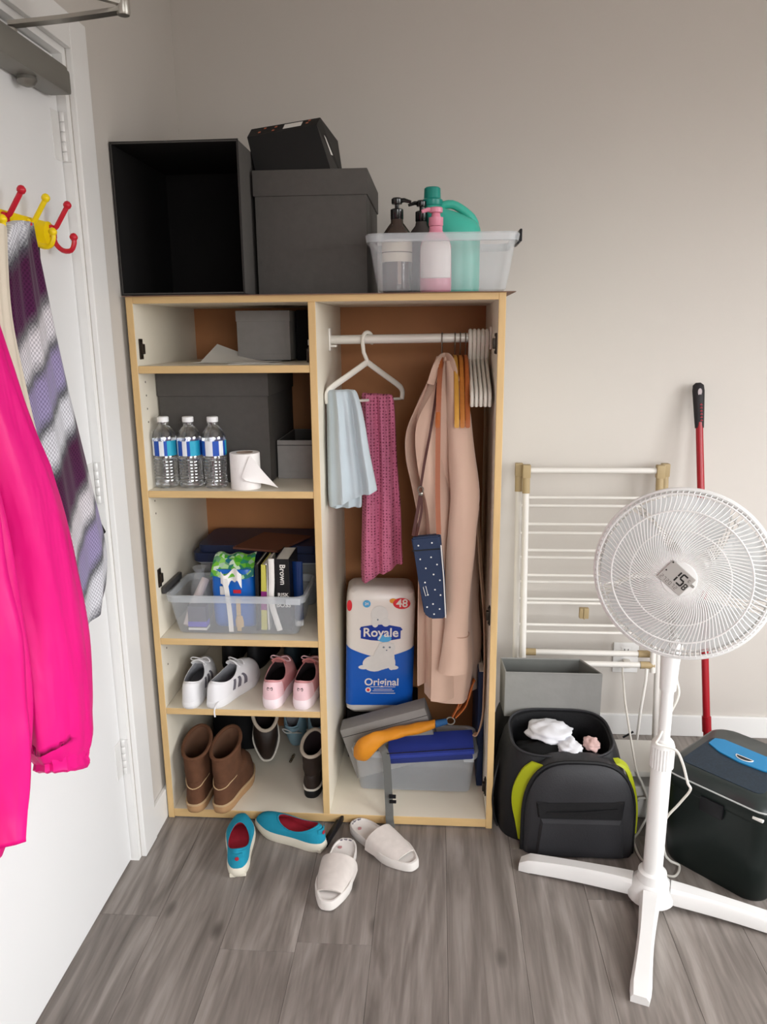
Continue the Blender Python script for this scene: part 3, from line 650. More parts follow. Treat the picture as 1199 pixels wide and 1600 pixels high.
solo('wooden_spatula', 'small pale wooden stick inside the crammed tub', 'stick', join(ribbon([(.245, -.507, ZB+.095), (.245, -.51, ZB)], .012, .003, (1, 0, 0), 6), spin([(.001, -.002), (.011, 0), (.012, .016), (.009, .032), (.001, .036)], .247, -.5105, ZB+.012, 12, 1, .35)), mat('pale_wood', 'c9a874', .6))
def book(name, label, x0, x1, y0, y1, z1, cover, tilt=0, pages=True, c='book'):
    t = thing(name, label, c, ((x0+x1)/2, y0, ZB), ry=tilt)
    w = (x1-x0)/2; d = y1-y0; h = z1-ZB
    cov = obj('cover', join(bevbox(-w, -w+.0015, 0, d, 0, h), bevbox(w-.0015, w, 0, d, 0, h), bevbox(-w+.0015, w-.0015, 0, .0015, 0, h)), cover, t, local=True)
    obj('pages', bevbox(-w+.0016, w-.0016, .0016, d-.003, .003, h-.003), M_WPAPER, t, local=True)
    return t, cov
M_BKBK = mat('black_book_cover', '161518', .45); M_YELC = mat('lime_print', 'c9c25a', .5); M_MAG = mat('magenta_print', '8e2f7c', .5)
book('notebook', 'thin black notebook right of the blue packet', .293, .302, -.505, -.37, .767, M_BKBK, .02)
t, cv = book('magazine', 'yellow and magenta spined booklet in the crammed tub', .3055, .3215, -.5, -.38, .765, M_YELC, .04)
obj('spine_band', bevbox(-.0082, .0082, -.0008, .0003, .06, .115), M_MAG, cv, local=True)
solo('white_card', 'white card standing beside yellow booklet in tub', 'card', mv(bevbox(.325, .330, -.5, -.39, ZB, .768, .0008), 0), M_WPAPER)
solo('white_tube', 'white rolled tube leaning in front of the black book', 'paper tube', tube(cat([(.3425, -.500, .783), (.342, -.503, .72), (.340, -.507, .66), (.352, -.511, .61), (.362, -.514, .577)], 18), .0085, 10, flat=.45, up=(0, 1, 0)), M_STICK, True)
t, cv = book('black_book', 'black book with white spine lettering in the tub', .353, .392, -.5, -.37, .782, M_BKBK, .0)
for i, (s, sz, zz) in enumerate((('Brown', .022, .165), ('RISK', .016, .105), ('BOSS', .018, .075))):
    g = text_geom(s, sz, .0002)
    rot = Matrix.Rotation(PI/2, 4, 'X') if i else Matrix.Rotation(PI/2, 4, 'X') @ Matrix.Rotation(-PI/2, 4, 'Z')
    obj('spine_lettering', tf(g, Matrix.Translation((0, -.0006, zz)) @ rot), M_WPAPER, cv, local=True)
t = thing('blue_tube', 'glossy dark blue tube bottle at right end of the tub', 'bottle', (.407, -.455, ZB))
obj('tube', loft([[(.407+hx*math.cos(2*PI*j/20), -.455+hy*math.sin(2*PI*j/20), ZB+z) for j in range(20)] for z, hx, hy in ((.0, .012, .012), (.018, .0125, .0125), (.02, .014, .013), (.12, .0145, .008), (.19, .015, .0012))]), mat('blue_foil', '17366f', .2, .3, spec=.6), t, True)
obj('cap', spin([(.0125, 0), (.0125, .019)], .407, -.455, ZB-.001, 16), M_WCAP, t, True)
solo('clear_wrap', 'crumpled clear plastic bag at the left of the tub', 'plastic bag', loft([[(.118+r*math.cos(2*PI*j/20)*(1+.25*noise.noise(Vector((j, z*20, 1)))), -.44+r*1.2*math.sin(2*PI*j/20), ZB+z) for j in range(20)] for z, r in ((.002, .02), (.03, .032), (.08, .03), (.12, .022), (.15, .012), (.165, .02))]), M_CLEAR, True)
t = thing('purple_carton', 'small dark carton with purple band in the tub', 'carton', (.125, -.5, ZB))
obj('carton', bevbox(.1, .152, -.515, -.485, ZB, ZB+.072, .001), mat('grey_carton', '4d4a5c', .6), t)
obj('purple_band', bevbox(.0995, .1525, -.5158, -.4842, ZB+.012, ZB+.027), mat('purple_band', '5d4fc0', .5), t)
obj('white_base_band', bevbox(.0995, .1525, -.5158, -.4842, ZB+.002, ZB+.009), M_WPAPER, t)
solo('rolled_tissue', 'pinkish white rolled tissue leaning in left of the tub', 'tissue', tube([(.092, -.505, ZB+.012), (.104, -.47, ZB+.06), (.13, -.425, ZB+.125)], [.011, .013, .012], 12), mat('pale_pink_tissue', 'ddcdcb', .9))

# ------------------------------------------------------------------ shoes
def footprint(L, Wd, n=40):
    o = []
    for j in range(n):
        a = 2*PI*j/n; cy, sx = math.cos(a), math.sin(a); s = (cy+1)/2
        w = .66+.34*math.exp(-((s-.68)/.24)**2)+.16*math.exp(-((s-.12)/.2)**2)
        o.append((Wd/2*min(w, 1)*math.copysign(abs(sx)**.62, sx), L/2*math.copysign(abs(cy)**.9, cy)))
    return o
def oval(cy, ry, rx, zf, zb, n=40, zs=0):
    o = []
    for j in range(n):
        a = 2*PI*j/n; c, s = math.cos(a), math.sin(a)
        z = zb+(zf-zb)*(c+1)/2-zs*s*s
        o.append((rx*s, cy+ry*c, z))
    return o
HEEL = [None]; LAST = [None]
def shoe_geo(L, Wd, sole, opening, mid=None, n=40, p=1.5, rough_amp=0):
    fp = footprint(L, Wd, n); base = [(x*.97, y*.985, sole) for x, y in fp]; rings = []
    first = mid or opening
    for k in range(11):
        t = k/10; a = t**p; b = 1-(1-t)**2.1
        rings.append([(bx+(ox-bx)*a, by+(oy-by)*a, bz+(oz-bz)*b) for (bx, by, bz), (ox, oy, oz) in zip(base, first)])
    if mid:
        for k in range(1, 9):
            t = k/8; rings.append([tuple(q+(w-q)*t for q, w in zip(a, b)) for a, b in zip(mid, opening)])
    if rough_amp:
        rings = [[(x+rough_amp*noise.noise(Vector((x*40, y*30, z*40))), y+rough_amp*noise.noise(Vector((x*40+9, y*30, z*40))), z) if 0 < k < len(rings)-1 else (x, y, z) for x, y, z in r] for k, r in enumerate(rings)]
    up = loft(rings, False, False)
    # lip and lining
    cx = sum(q[0] for q in opening)/n; cy = sum(q[1] for q in opening)/n
    sh = lambda r, f, dz: [(cx+(x-cx)*f, cy+(y-cy)*f, z+dz) for x, y, z in r]
    lip = [opening, sh(opening, .98, .0025), sh(opening, .93, .002)]
    src = mid or opening
    low = [(x*.8, y*.82, sole+.006) for x, y in fp]
    inner = [sh(opening, .93, .002)]
    if mid: inner += [sh(opening, .92, -.01)]+[[tuple(q+(w-q)*t for q, w in zip(a, b)) for a, b in zip(sh(opening, .92, -.01), sh(mid, .9, 0))] for t in (.35, .7, 1)]
    m0 = inner[-1]
    inner += [[(q[0]+(w[0]-q[0])*t**.6, q[1]+(w[1]-q[1])*t**2.2, q[2]+(w[2]-q[2])*t) for q, w in zip(m0, low)] for t in (.3, .6, .85, 1)]
    lin_ = loft(inner, False, True)
    so = [(x*1.0, y*1.0) for x, y in fp]
    def srow(f, z): return [(x*f, y*f, z+(.012*max(0, y/L-.28)*2.2 if z < sole*.5 else 0)) for x, y in so]
    sole_g = loft([srow(.97, 0), srow(1.0, .003), srow(1.025, sole*.5), srow(1.01, sole*.9), srow(.98, sole+.003), srow(.9, sole+.0035)])
    LAST[0] = rings
    HEEL[0] = thick(loft([[Vector((cx+(r[j][0]-cx)*1.02, r[j][1]*1.012, r[j][2])) for j in range(int(n*.37), int(n*.63)+1)] for r in rings[0:9]], False, False, False), .0015)
    return up, loft(lip, False, False), lin_, sole_g
def shoe(name, label, loc, rz, L, Wd, sole, opening, mid, m_up, m_sole, m_lin, group=None, catg='shoe', mtx=None, p=1.5, rough_amp=0):
    t = thing(name, label, catg, loc, rz, group=group, mtx=mtx)
    up, lip, li, so = shoe_geo(L, Wd, sole, opening, mid, p=p, rough_amp=rough_amp)
    u = obj('upper', up, m_up, t, True, local=True); obj('collar', lip, m_up, u, True, local=True)
    obj('lining', li, m_lin, t, True, local=True); obj('sole', so, m_sole, t, True, local=True)
    return t, u
def laces(t, m, y0, y1, z0, z1, w, n=4):
    for k in range(n):
        f = k/(n-1); y = y0+(y1-y0)*f; z = z0+(z1-z0)*f
        obj('lace', tube(cat([(-w, y, z-.004), (-w*.5, y+.004, z+.004), (0, y+.006, z+.006), (w*.5, y+.004, z+.004), (w, y, z-.004)], 9), .0022, 6), m, t, True, local=True)
M_WSHOE = mat('white_leather', 'e3e2e4', .45, var=.03); M_WSOLE = mat('white_rubber', 'e2e1e2', .5, var=.03); M_GLIN = mat('grey_shoe_lining', '8b8b90', .9); M_STRIPE = mat('grey_stripe', '6d6a74', .5)
def ring_pt(k, j, out=.0014):
    """a point on the last-built upper, lifted off it; j is a fractional ring index"""
    r = LAST[0][k]; n = len(r); i = int(math.floor(j)) % n; f = j-math.floor(j); p = Vector(r[i]).lerp(Vector(r[(i+1) % n]), f)
    d = Vector((p.x, 0, 0)); return p+(d.normalized()*out if d.length else d)+Vector((0, 0, out*.5))
def stripes(t, m, s):
    for q in range(3):
        R = []
        for k in range(1, 8):
            j0 = 9.6+q*1.25-.22*k; js = (j0, j0+.62)
            if s < 0: js = (40-js[0], 40-js[1])
            R.append([ring_pt(k, js[0]), ring_pt(k, js[1])])
        obj('stripe', thick(loft(R, False, False, False), .0008), m, t, True, local=True)
def sneaker(name, label, loc, rz, mu, ms, ml, mlace, st=None, L=.245, Wd=.082, hh=.088, sole=.022, group=None, mtx=None, heel_tab=None, tongue=None):
    op = oval(-L*.2, L*.235, Wd*.33, hh*1.02, hh*.86, zs=hh*.2)
    t, u = shoe(name, label, loc, rz, L, Wd, sole, op, None, mu, ms, ml, group, mtx=mtx)
    laces(t, mlace, L*.07, L*.2, hh*.93, hh*.72, .018)
    obj('tongue', grid(lambda a, b: ((a-.5)*.042, L*.1-L*.12*b-.004, hh*.86+hh*.32*b-.01*(2*a-1)**2), 8, 6, .004), tongue or mu, t, True, local=True)
    obj('lace_bow', join(tube(cat([(0, L*.08, hh*1.05), (.02, L*.06, hh*1.12), (.032, L*.03, hh*1.02), (.02, L*.05, hh*.98), (0, L*.08, hh*1.04)], 14), .002, 6), tube(cat([(0, L*.08, hh*1.05), (-.02, L*.05, hh*1.14), (-.03, L*.09, hh*1.02), (-.018, L*.09, hh*.98), (0, L*.08, hh*1.04)], 14), .002, 6)), mlace, t, True, local=True)
    obj('heel_counter', HEEL[0], heel_tab or mu, u, True, local=True)
    if st: stripes(t, st, 1); stripes(t, st, -1)
    return t
SH4 = .3545
sneaker('sneaker', 'white striped sneaker at the left end of shoe shelf', (.099, -.448, SH4), .03, M_WSHOE, M_WSOLE, M_GLIN, M_WSHOE, M_STRIPE, group='white striped sneakers')
s2 = sneaker('sneaker', 'white sneaker with three grey stripes turned sideways on shoe shelf', (.204, -.449, SH4), -.33, M_WSHOE, M_WSOLE, M_GLIN, M_WSHOE, M_STRIPE, group='white striped sneakers')
obj('loose_lace_end', tube(cat([(.02, -.11, .022), (.022, -.128, .018), (.021, -.135, .004), (.023, -.136, -.012)], 8), .0022, 6), M_WSHOE, s2, True, local=True)
M_PKS = mat('pale_pink_knit', 'd99a9c', .8, var=.08, scale=80); M_PKSOLE = mat('pale_pink_foam', 'efdfe2', .5, var=.03); M_PKH = mat('pink_heel', 'e9c3c8', .5); M_DKL = mat('dark_shoe_lining', '2a2022', .9); M_CORAL = mat('coral_tongue', 'c87f7c', .8)
M_MARK = mat('dark_mark', '3b3035', .5)
for x, lab in ((.339, 'pale pink running shoe, left one of the pink pair'), (.43, 'pale pink running shoe next to the wardrobe divider')):
    t = sneaker('running_shoe', lab, (x, -.44, SH4), -.04 if x < .4 else -.08, M_PKS, M_PKSOLE, M_DKL, M_PKH, L=.238, Wd=.088, hh=.094, sole=.03, group='pink running shoes', heel_tab=M_PKH, tongue=M_CORAL)
    for s in (-1, 1):
        obj('logo_arc', tube([(s*.0015, -.1145, .0635), (s*.0065, -.1145, .0665), (s*.0075, -.1145, .062), (s*.0065, -.1145, .0575), (s*.0015, -.1145, .0605)], .0012, 5), M_MARK, t, local=True)
M_BKS = mat('black_shoe', '151518', .6, var=.1); M_BKSOLE = mat('black_sole', '101012', .6); M_NVS = mat('dark_teal_shoe', '16242b', .7); M_OLV = mat('olive_lace', '8b8a62', .8)
sneaker('sneaker', 'black sneaker behind the white pair on shoe shelf', (.135, -.19, SH4), .12, M_BKS, M_BKSOLE, M_DKL, M_BKS, L=.235, hh=.12, group='black sneakers')
sneaker('sneaker', 'black sneaker in back row between white and pink shoes', (.235, -.19, SH4), -.1, M_BKS, M_BKSOLE, M_DKL, M_BKS, L=.235, hh=.12, group='black sneakers')
sneaker('sneaker', 'dark sneaker with olive laces behind the left pink shoe', (.345, -.19, SH4), 0, M_NVS, M_BKSOLE, M_DKL, M_OLV, L=.235, hh=.125, group='dark laced sneakers')
sneaker('sneaker', 'dark sneaker with olive laces in the back corner by divider', (.43, -.19, SH4), 0, M_NVS, M_BKSOLE, M_DKL, M_OLV, L=.235, hh=.125, group='dark laced sneakers')
# ---- boots
M_BRN = mat('brown_suede', '5a3a27', .85, var=.45, scale=25, bump=.2, bscale=300); M_BRNS = mat('tan_boot_sole', 'a8835d', .7); M_BRNL = mat('brown_fleece', '5e4231', .95); M_STITCH = mat('pale_stitch', 'b79a76', .7)
def boot(name, label, loc, rz, mu, ms, ml, L=.23, Wd=.088, hh=.19, sole=.024, trim=None, group=None, mtx=None, catg='boot', welt=None, dip=.84):
    n = 40
    mid = oval(-L*.18, L*.27, Wd*.43, hh*.6, hh*.45); op = oval(-L*.19, L*.262, Wd*.455, hh*1.05, hh*dip, zs=hh*.02)
    t, u = shoe(name, label, loc, rz, L, Wd, sole, op, mid, mu, ms, ml, group, catg, mtx, p=1.25, rough_amp=.004)
    if trim:
        obj('collar_trim', tube([(x*1.0, y, z+.001) for x, y, z in op], .0055, 8, closed=True), trim, u, True, local=True)
    if welt:
        obj('welt', tube([(x*1.005, y*1.005, sole+.003) for x, y in footprint(L, Wd)], .0035, 6, closed=True), welt, t, True, local=True)
    return t, u, mid, op
for x, rz, lab in ((.103, .02, 'tan-brown suede ankle boot nearest the side panel'), (.182, -.14, 'tan-brown suede ankle boot, right one of the brown pair')):
    t, u, mid, op = boot('ankle_boot', lab, (.098 if x < .15 else .1915, -.468, .0305), rz, M_BRN, M_BRNS, M_BRNL, L=.235, Wd=.086, hh=.2, group='brown ankle boots', welt=M_STITCH)
    obj('padded_collar', tube(op, .0055, 8, closed=True), M_BRN, u, True, local=True)
    obj('heel_seam', tube([tuple(ring_pt(5, 12.5+.5*q, .0006)+Vector((0, -.0008 if 6 < q < 24 else 0, .012*abs(q-15)/15))) for q in range(31)], .0016, 6), M_STITCH, u, True, local=True)
    obj('pull_tab', grid(lambda a, b: (-.009+.018*a, .016+.004*b, .195+.016*b), 4, 4, .004), M_BRN, u, True, local=True)
M_DKB = mat('dark_brown_leather', '2c211c', .5, var=.15); M_FLE = mat('cream_fleece', 'bdb0a0', .95, bump=.5, bscale=120); M_WELT = mat('white_welt', 'd5cfc4', .6)
boot('snow_boot', 'small dark brown boot with fleece cuff beside the divider', (.432, -.395, .0305), -.03, M_DKB, M_BKSOLE, M_DKL, L=.2, Wd=.075, hh=.158, sole=.026, trim=M_FLE, welt=M_WELT)
# the second one leans toe-down against the back
mt = Matrix.Translation((.258, -.315, .045)) @ Matrix.Rotation(.25, 4, 'Z') @ Matrix.Rotation(math.radians(62), 4, 'X') @ Matrix.Rotation(PI, 4, 'Z') @ Matrix.Translation((0, -.11, -.01))
boot('snow_boot', 'dark brown boot with white welt leaning toe-down behind brown boots', (0, 0, 0), 0, M_DKB, M_BKSOLE, M_DKL, L=.22, Wd=.085, hh=.15, sole=.024, trim=M_FLE, welt=M_WELT, mtx=mt)
M_LBS = mat('pale_blue_knit', '86a6b4', .75, var=.12, scale=30); M_LBSOLE = mat('dirty_white_sole', 'c0bfb9', .6)
for x, lab in ((.335, 'pale blue sneaker standing toe-down in the lowest compartment'), (.415, 'pale blue sneaker standing toe-down behind the small dark boot')):
    mt = Matrix.Translation((x, -.19, .035)) @ Matrix.Rotation(math.radians(100), 4, 'X') @ Matrix.Rotation(PI, 4, 'Z') @ Matrix.Translation((0, -.12, -.02))
    sneaker('sneaker', lab, (0, 0, 0), 0, M_LBS, M_LBSOLE, M_GLIN, M_LBSOLE, L=.24, Wd=.08, hh=.085, group='pale blue sneakers', mtx=mt)
g = loft([[(.145+r*math.cos(2*PI*j/28)*(1+.15*noise.noise(Vector((math.cos(2*PI*j/28)*2, math.sin(2*PI*j/28)*2, z*15)))), -.17+r*.75*math.sin(2*PI*j/28), .0305+z) for j in range(28)] for z, r in ((0, .085), (.01, .1), (.08, .105), (.17, .095), (.235, .07), (.26, .03))])
solo('black_bag', 'crumpled black bag behind the brown boots', 'bag', g, mat('black_cloth', '121214', .9), True)
t = thing('zip_pull', 'small brass chain charm lying in the lowest compartment', 'charm', (.33, -.27, .0305))
for k in range(5): obj('link', tf(tube([(.006*math.cos(a), .0035*math.sin(a), 0) for a in [2*PI*j/10 for j in range(10)]], .0012, 5, closed=True), Matrix.Translation((.331+.001*k, -.30+.0095*k, .0335)) @ Matrix.Rotation(PI/2, 4, 'Z') @ Matrix.Rotation(.5*(k % 2), 4, 'X')), mat('brass', '7a6540', .35, .8), t, True)
# ---- shoes and slippers on the floor
M_TEAL = mat('teal_knit', '1b8aa6', .8, var=.14, scale=26, bump=.3, bscale=400); M_REDL = mat('red_lining', 'a02536', .85, var=.3, scale=40); M_OFFS = mat('offwhite_sole', 'd8d2c2', .6, var=.08)
def slipon(label, loc, rz):
    L, Wd = .235, .085
    op = oval(-.03, .07, .03, .056, .07, zs=.018)
    t, u = shoe('slip_on_shoe', label, loc, rz, L, Wd, .024, op, None, M_TEAL, M_OFFS, M_REDL, group='teal slip-on shoes')
    obj('heel_tab', grid(lambda a, b: ((a-.5)*.03, -.111-.003*b+.006*(2*a-1)**2, .03+.036*b), 6, 5, .003), M_TEAL, u, True, local=True)
    obj('heel_badge', mv(tf(lathe([(.0055, 0), (.0055, .0016), (.004, .002)], 12), Matrix.Rotation(PI/2, 4, 'X')), 0, -.1145, .055), M_REDL, u, True, local=True)
    obj('sole_tread', join(bevbox(-.022, -.004, -.1165, -.09, .0005, .012, .003), bevbox(.004, .022, -.1165, -.09, .0005, .012, .003)), M_OFFS, t, local=True)
    return t
slipon('teal slip-on shoe with red lining, toe towards wardrobe', (.262, -.69, 0), .2)
slipon('teal slip-on shoe lying sideways in front of the divider', (.392, -.632, 0), 1.13)
M_SLP = mat('white_foam', 'd9d4cf', .7, var=.06, scale=12); M_SLPW = mat('worn_foam', 'd2cac4', .75, var=.12, scale=60); M_SCUFF = mat('scuff_pink', 'c08a8c', .8); M_SCUFFD = mat('scuff_dark', '77717a', .8)
def slide(label, loc, rz):
    t = thing('slide_slipper', label, 'slipper', loc, rz, group='white foam slippers')
    fp = footprint(.255, .098)
    obj('sole', loft([[(x*f, y*f, z) for x, y in fp] for f, z in ((.95, 0), (1, .004), (1, .02), (.97, .026), (.93, .0265), (.88, .022))]), M_SLP, t, True, local=True)
    obj('strap', grid(lambda a, b: (-.0495*math.cos(a*PI)*(1-.3*b*b), -.022+.108*b+.008*math.sin(a*PI), .008+(.052*math.sin(a*PI)**.6)*(1-.42*b)), 20, 12, .005), M_SLPW, t, True, local=True)
    for q, (x, y, z, m, r) in enumerate(((.012, -.085, .0226, M_SCUFF, .006), (-.012, -.117, .0246, M_SCUFFD, .006), (.004, -.119, .0246, M_SCUFFD, .006), (.016, -.113, .0246, M_SCUFFD, .004))):
        obj('scuff', mv(prism([(r*(.6+.5*random.random())*math.cos(2*PI*k/9)*1.3, r*(.6+.5*random.random())*math.sin(2*PI*k/9)) for k in range(9)], 0, .0016), x, y, z), m, t, local=True)
    return t
slide('white foam slipper pointing at the camera on the floor', (.547, -.785, 0), PI-.1)
slide('white foam slipper lying diagonally beside the grey strap', (.659, -.665, 0), -2.33)
t = thing('tub_latch', 'loose black plastic latch piece on floor beside slipper', 'latch', (.514, -.60, 0), rz=-.26)
obj('bar', bevbox(-.009, .009, -.075, .075, .0, .012, .003), M_BLK, t, True, local=True)
obj('clip_lip', bevbox(.005, .013, -.073, .073, .010, .026, .002), M_BLK, t, True, local=True)
obj('pivot_peg', join(bevbox(-.012, -.006, .06, .072, .002, .018, .001), bevbox(-.012, -.006, -.072, -.06, .002, .018, .001)), M_BLK, t, local=True)

# ================================================================== hanging section
M_WHANG = mat('white_hanger_plastic', 'e3ded4', .4, var=.03)
def hanger_white(label, mtx, group=None, hw=.168, flat=.62):
    t = thing('plastic_hanger', label, 'hanger', mtx=mtx, group=group)
    hook = [(.012, 0, -.018)]+[(.0195*math.cos(a), 0, .0195*math.sin(a)) for a in [0-.5+(PI+.5)*k/12 for k in range(13)]][::1]
    hook = [(.0195*math.cos(a), 0, .0195*math.sin(a)) for a in [-.6+(PI+.6)*k/14 for k in range(15)]]+[(-.0195, 0, -.012), (-.015, 0, -.035), (-.002, 0, -.055), (0, 0, -.066)]
    obj('hook', tube(hook, .0056, 10, flat=1), M_WHANG, t, True, local=True)
    for s in (-1, 1):
        obj('arm', tube(cat([(0, 0, -.062), (s*hw*.45, 0, -.096), (s*hw*.88, 0, -.128), (s*hw*.99, 0, -.142), (s*hw*1.01, 0, -.155), (s*hw*.99, 0, -.17)], 18), .0088, 10, flat=flat, up=(0, 1, 0)), M_WHANG, t, True, local=True)
    obj('trouser_bar', tube([(-hw*.97, 0, -.168), (hw*.97, 0, -.168)], .004, 8), M_WHANG, t, True, local=True)
    return t
hm = Matrix.Translation((.604, RLY, RLZ)) @ Matrix.Rotation(.93, 4, 'Z') @ Matrix.Rotation(.04, 4, 'Y')
hanger_white('white plastic hanger holding the blue and pink garments', hm, hw=.158)
for k in range(5):
    hanger_white(['white plastic hanger, first after the wooden ones', 'white plastic hanger, second after the wooden ones', 'white plastic hanger, middle one of the bunched five', 'white plastic hanger, second from the side panel', 'white plastic hanger closest to the side panel'][k],
                 Matrix.Translation((.889+.0114*k, RLY, RLZ+.002)) @ Matrix.Rotation(PI/2, 4, 'Z'), 'white hangers bunched on the rail', hw=.175, flat=.58)
M_WOODH = mat('orange_hanger_wood', 'b5702f', .45, var=.15, scale=30, stretch=(1, 1, 8)); M_WOODL = mat('pale_hanger_wood', 'c9943f', .45, var=.12, scale=30); M_WOODD = mat('reddish_hanger_wood', 'a55a2c', .45, var=.12, scale=30)
M_WIRE = mat('hanger_wire', '8d8880', .25, .9)
def hanger_wood(label, x, rz, m, group='wooden hangers'):
    t = thing('wooden_hanger', label, 'hanger', mtx=Matrix.Translation((x, RLY, RLZ)) @ Matrix.Rotation(PI/2+rz, 4, 'Z'), group=group)
    hook = [(.0165*math.cos(a), 0, .0165*math.sin(a)) for a in [-.9+(PI+.9)*k/14 for k in range(15)]]+[(-.015, 0, -.01), (-.004, 0, -.028), (0, 0, -.055)]
    obj('wire_hook', tube(hook, .0018, 8), M_WIRE, t, True, local=True)
    for s in (-1, 1):
        rings = []
        for k in range(11):
            f = k/10; x_ = s*(.0+.185*f); z_ = -.062-.026*f-.125*f*f+.02*math.sin(f*PI); h = .017*(1-.35*f)
            rings.append([(x_, a*.0062, z_+b*h) for a, b in ((1, .7), (.6, 1), (-.6, 1), (-1, .7), (-1, -.7), (-.6, -1), (.6, -1), (1, -.7))])
        obj('arm', loft(rings), m, t, True, local=True)
    return t
hanger_wood('pale wooden hanger right of the beige cardigan', .847, .02, M_WOODL)
hanger_wood('orange-brown wooden hanger, middle of the empty three', .8615, .02, M_WOODH)
hanger_wood('reddish wooden hanger beside the white hangers', .876, .015, M_WOODD)
hanger_wood('wooden hanger inside the beige cardigan collar', .812, -.06, M_WOODD, None)

M_LBG = mat('pale_blue_cotton', 'b9c4ca', .85, var=.05, bump=.15, bscale=300, sheen=.15)
g = drape([(1.243, 1.243, .5035, .573, -.455, .006), (1.225, 1.232, .5020, .586, -.46, .018), (1.15, 1.16, .5015, .606, -.462, .026), (1.05, 1.06, .5010, .621, -.464, .028), (.96, .99, .5010, .634, -.466, .028), (.925, .972, .503, .637, -.466, .022)],
          [(1.6, .006, .014, .4), (3.9, .003, .008, 1.5)], n=90, nv=40, seed=5, ripple=.02)
lb = solo('blue_garment', 'pale blue garment draped over the white hanger', 'garment', g, M_LBG, True)
obj('under_layer', drape([(1.22, 1.23, .5025, .58, -.43, .008), (1.05, 1.06, .5025, .59, -.43, .01), (.93, .935, .5025, .592, -.435, .012), (.915, .918, .504, .588, -.435, .008)], [(2.6, .002, .008, .2)], n=60, nv=24), M_LBG, lb, True)
def dots_mat():
    m = bpy.data.materials.new('pink_dotted_print'); m.use_nodes = True; N = m.node_tree.nodes; L = m.node_tree.links
    b = N['Principled BSDF']; b.inputs['Roughness'].default_value = .85
    tc = N.new('ShaderNodeTexCoord'); mp = N.new('ShaderNodeMapping'); mp.inputs['Scale'].default_value = (1, .001, 1); L.new(tc.outputs['Object'], mp.inputs[0])
    vo = N.new('ShaderNodeTexVoronoi'); vo.inputs['Scale'].default_value = 112; vo.inputs['Randomness'].default_value = .25; L.new(mp.outputs[0], vo.inputs['Vector'])
    r = ramp(N, [(0, '6b2440'), (.2, '7a2e4c'), (.3, 'cc6f90'), (1, 'd07a98')]); L.new(vo.outputs['Distance'], r.inputs[0]); L.new(r.outputs[0], b.inputs['Base Color'])
    return m
g = drape([(1.222, 1.218, .586, .662, -.30, .008), (1.2, 1.195, .582, .676, -.305, .03), (1.05, 1.03, .585, .684, -.31, .036), (.9, .9, .58, .694, -.315, .036), (.78, .77, .576, .698, -.32, .034), (.69, .735, .573, .70, -.32, .026), (.655, .72, .575, .70, -.32, .012)],
          [(2.2, .005, .016, .9), (4.7, .003, .008, .2)], n=90, nv=44, seed=9, ripple=.008)
solo('pink_garment', 'dusty pink garment with tiny dark dots on the white hanger', 'garment', g, dots_mat(), True)
# cardigan
M_BEI = mat('beige_jersey', 'd2b29f', .9, var=.06, scale=12, bump=.2, bscale=500, sheen=.2)
t = thing('cardigan', 'long beige cardigan hanging on a wooden hanger', 'cardigan', (.83, -.33, .3))
g = drape([(1.312, 1.312, -.37, -.29, .818, .014), (1.285, 1.28, -.40, -.26, .815, .026), (1.21, 1.2, -.455, -.2, .808, .06), (1.14, 1.14, -.465, -.185, .806, .075), (1.0, 1.0, -.455, -.185, .822, .072), (.8, .8, -.445, -.185, .835, .075), (.5, .5, -.44, -.185, .842, .078), (.32, .33, -.43, -.185, .842, .074)],
          [(2.3, .004, .012, .6), (4, .002, .006, 2)], n=90, nv=50, axis='y', seed=2, ripple=.012)
obj('body', g, M_BEI, t, True)
rings = []
for x, y, z, rx, ry in cat([(.832, -.39, 1.315, .01, .012), (.842, -.43, 1.26, .02, .022), (.856, -.462, 1.18, .032, .028), (.868, -.478, 1.05, .036, .032), (.874, -.488, .95, .039, .033), (.868, -.49, .85, .04, .032), (.862, -.49, .72, .036, .03), (.858, -.49, .60, .034, .028), (.855, -.49, .565, .035, .028), (.850, -.49, .48, .040, .029), (.847, -.49, .452, .041, .028)], 44):
    rings.append([(x+rx*math.cos(a)*(1+.1*noise.noise(Vector((math.cos(a)*1.5, math.sin(a)*1.5, z*9)))), y+ry*math.sin(a)*(1+.12*noise.noise(Vector((math.cos(a)*1.5+5, math.sin(a)*1.5, z*9)))), z) for a in [2*PI*j/36 for j in range(36)]])
sl = obj('sleeve', loft(rings), M_BEI, t, True)
obj('cuff_seam', tube([(.858+.0352*math.cos(a), -.49+.0284*math.sin(a), .567+.003*math.sin(a*2)) for a in [2*PI*j/30 for j in range(30)]], .0012, 5, closed=True), mat('beige_seam', 'b08d78', .9), sl, True)
def panelf(u, v):
    P = cat([(.818, -.37, 1.325), (.79, -.43, 1.25), (.742, -.472, 1.15), (.752, -.482, 1.03), (.778, -.476, .93), (.785, -.468, .8), (.785, -.46, .6), (.785, -.455, .34)], 30)
    i = min(int(v*29), 28); f = v*29-i; a, b, c = [P[i][k]*(1-f)+P[i+1][k]*f for k in range(3)]
    w = .075*min(1, v*5+.12)
    return (a+w*u+.004*math.sin(v*9), b-.012*math.sin(u*PI)+.012*u+.02*u*u, c-.0*u)
obj('front_panel', grid(panelf, 12, 60, .004), M_BEI, t, True)
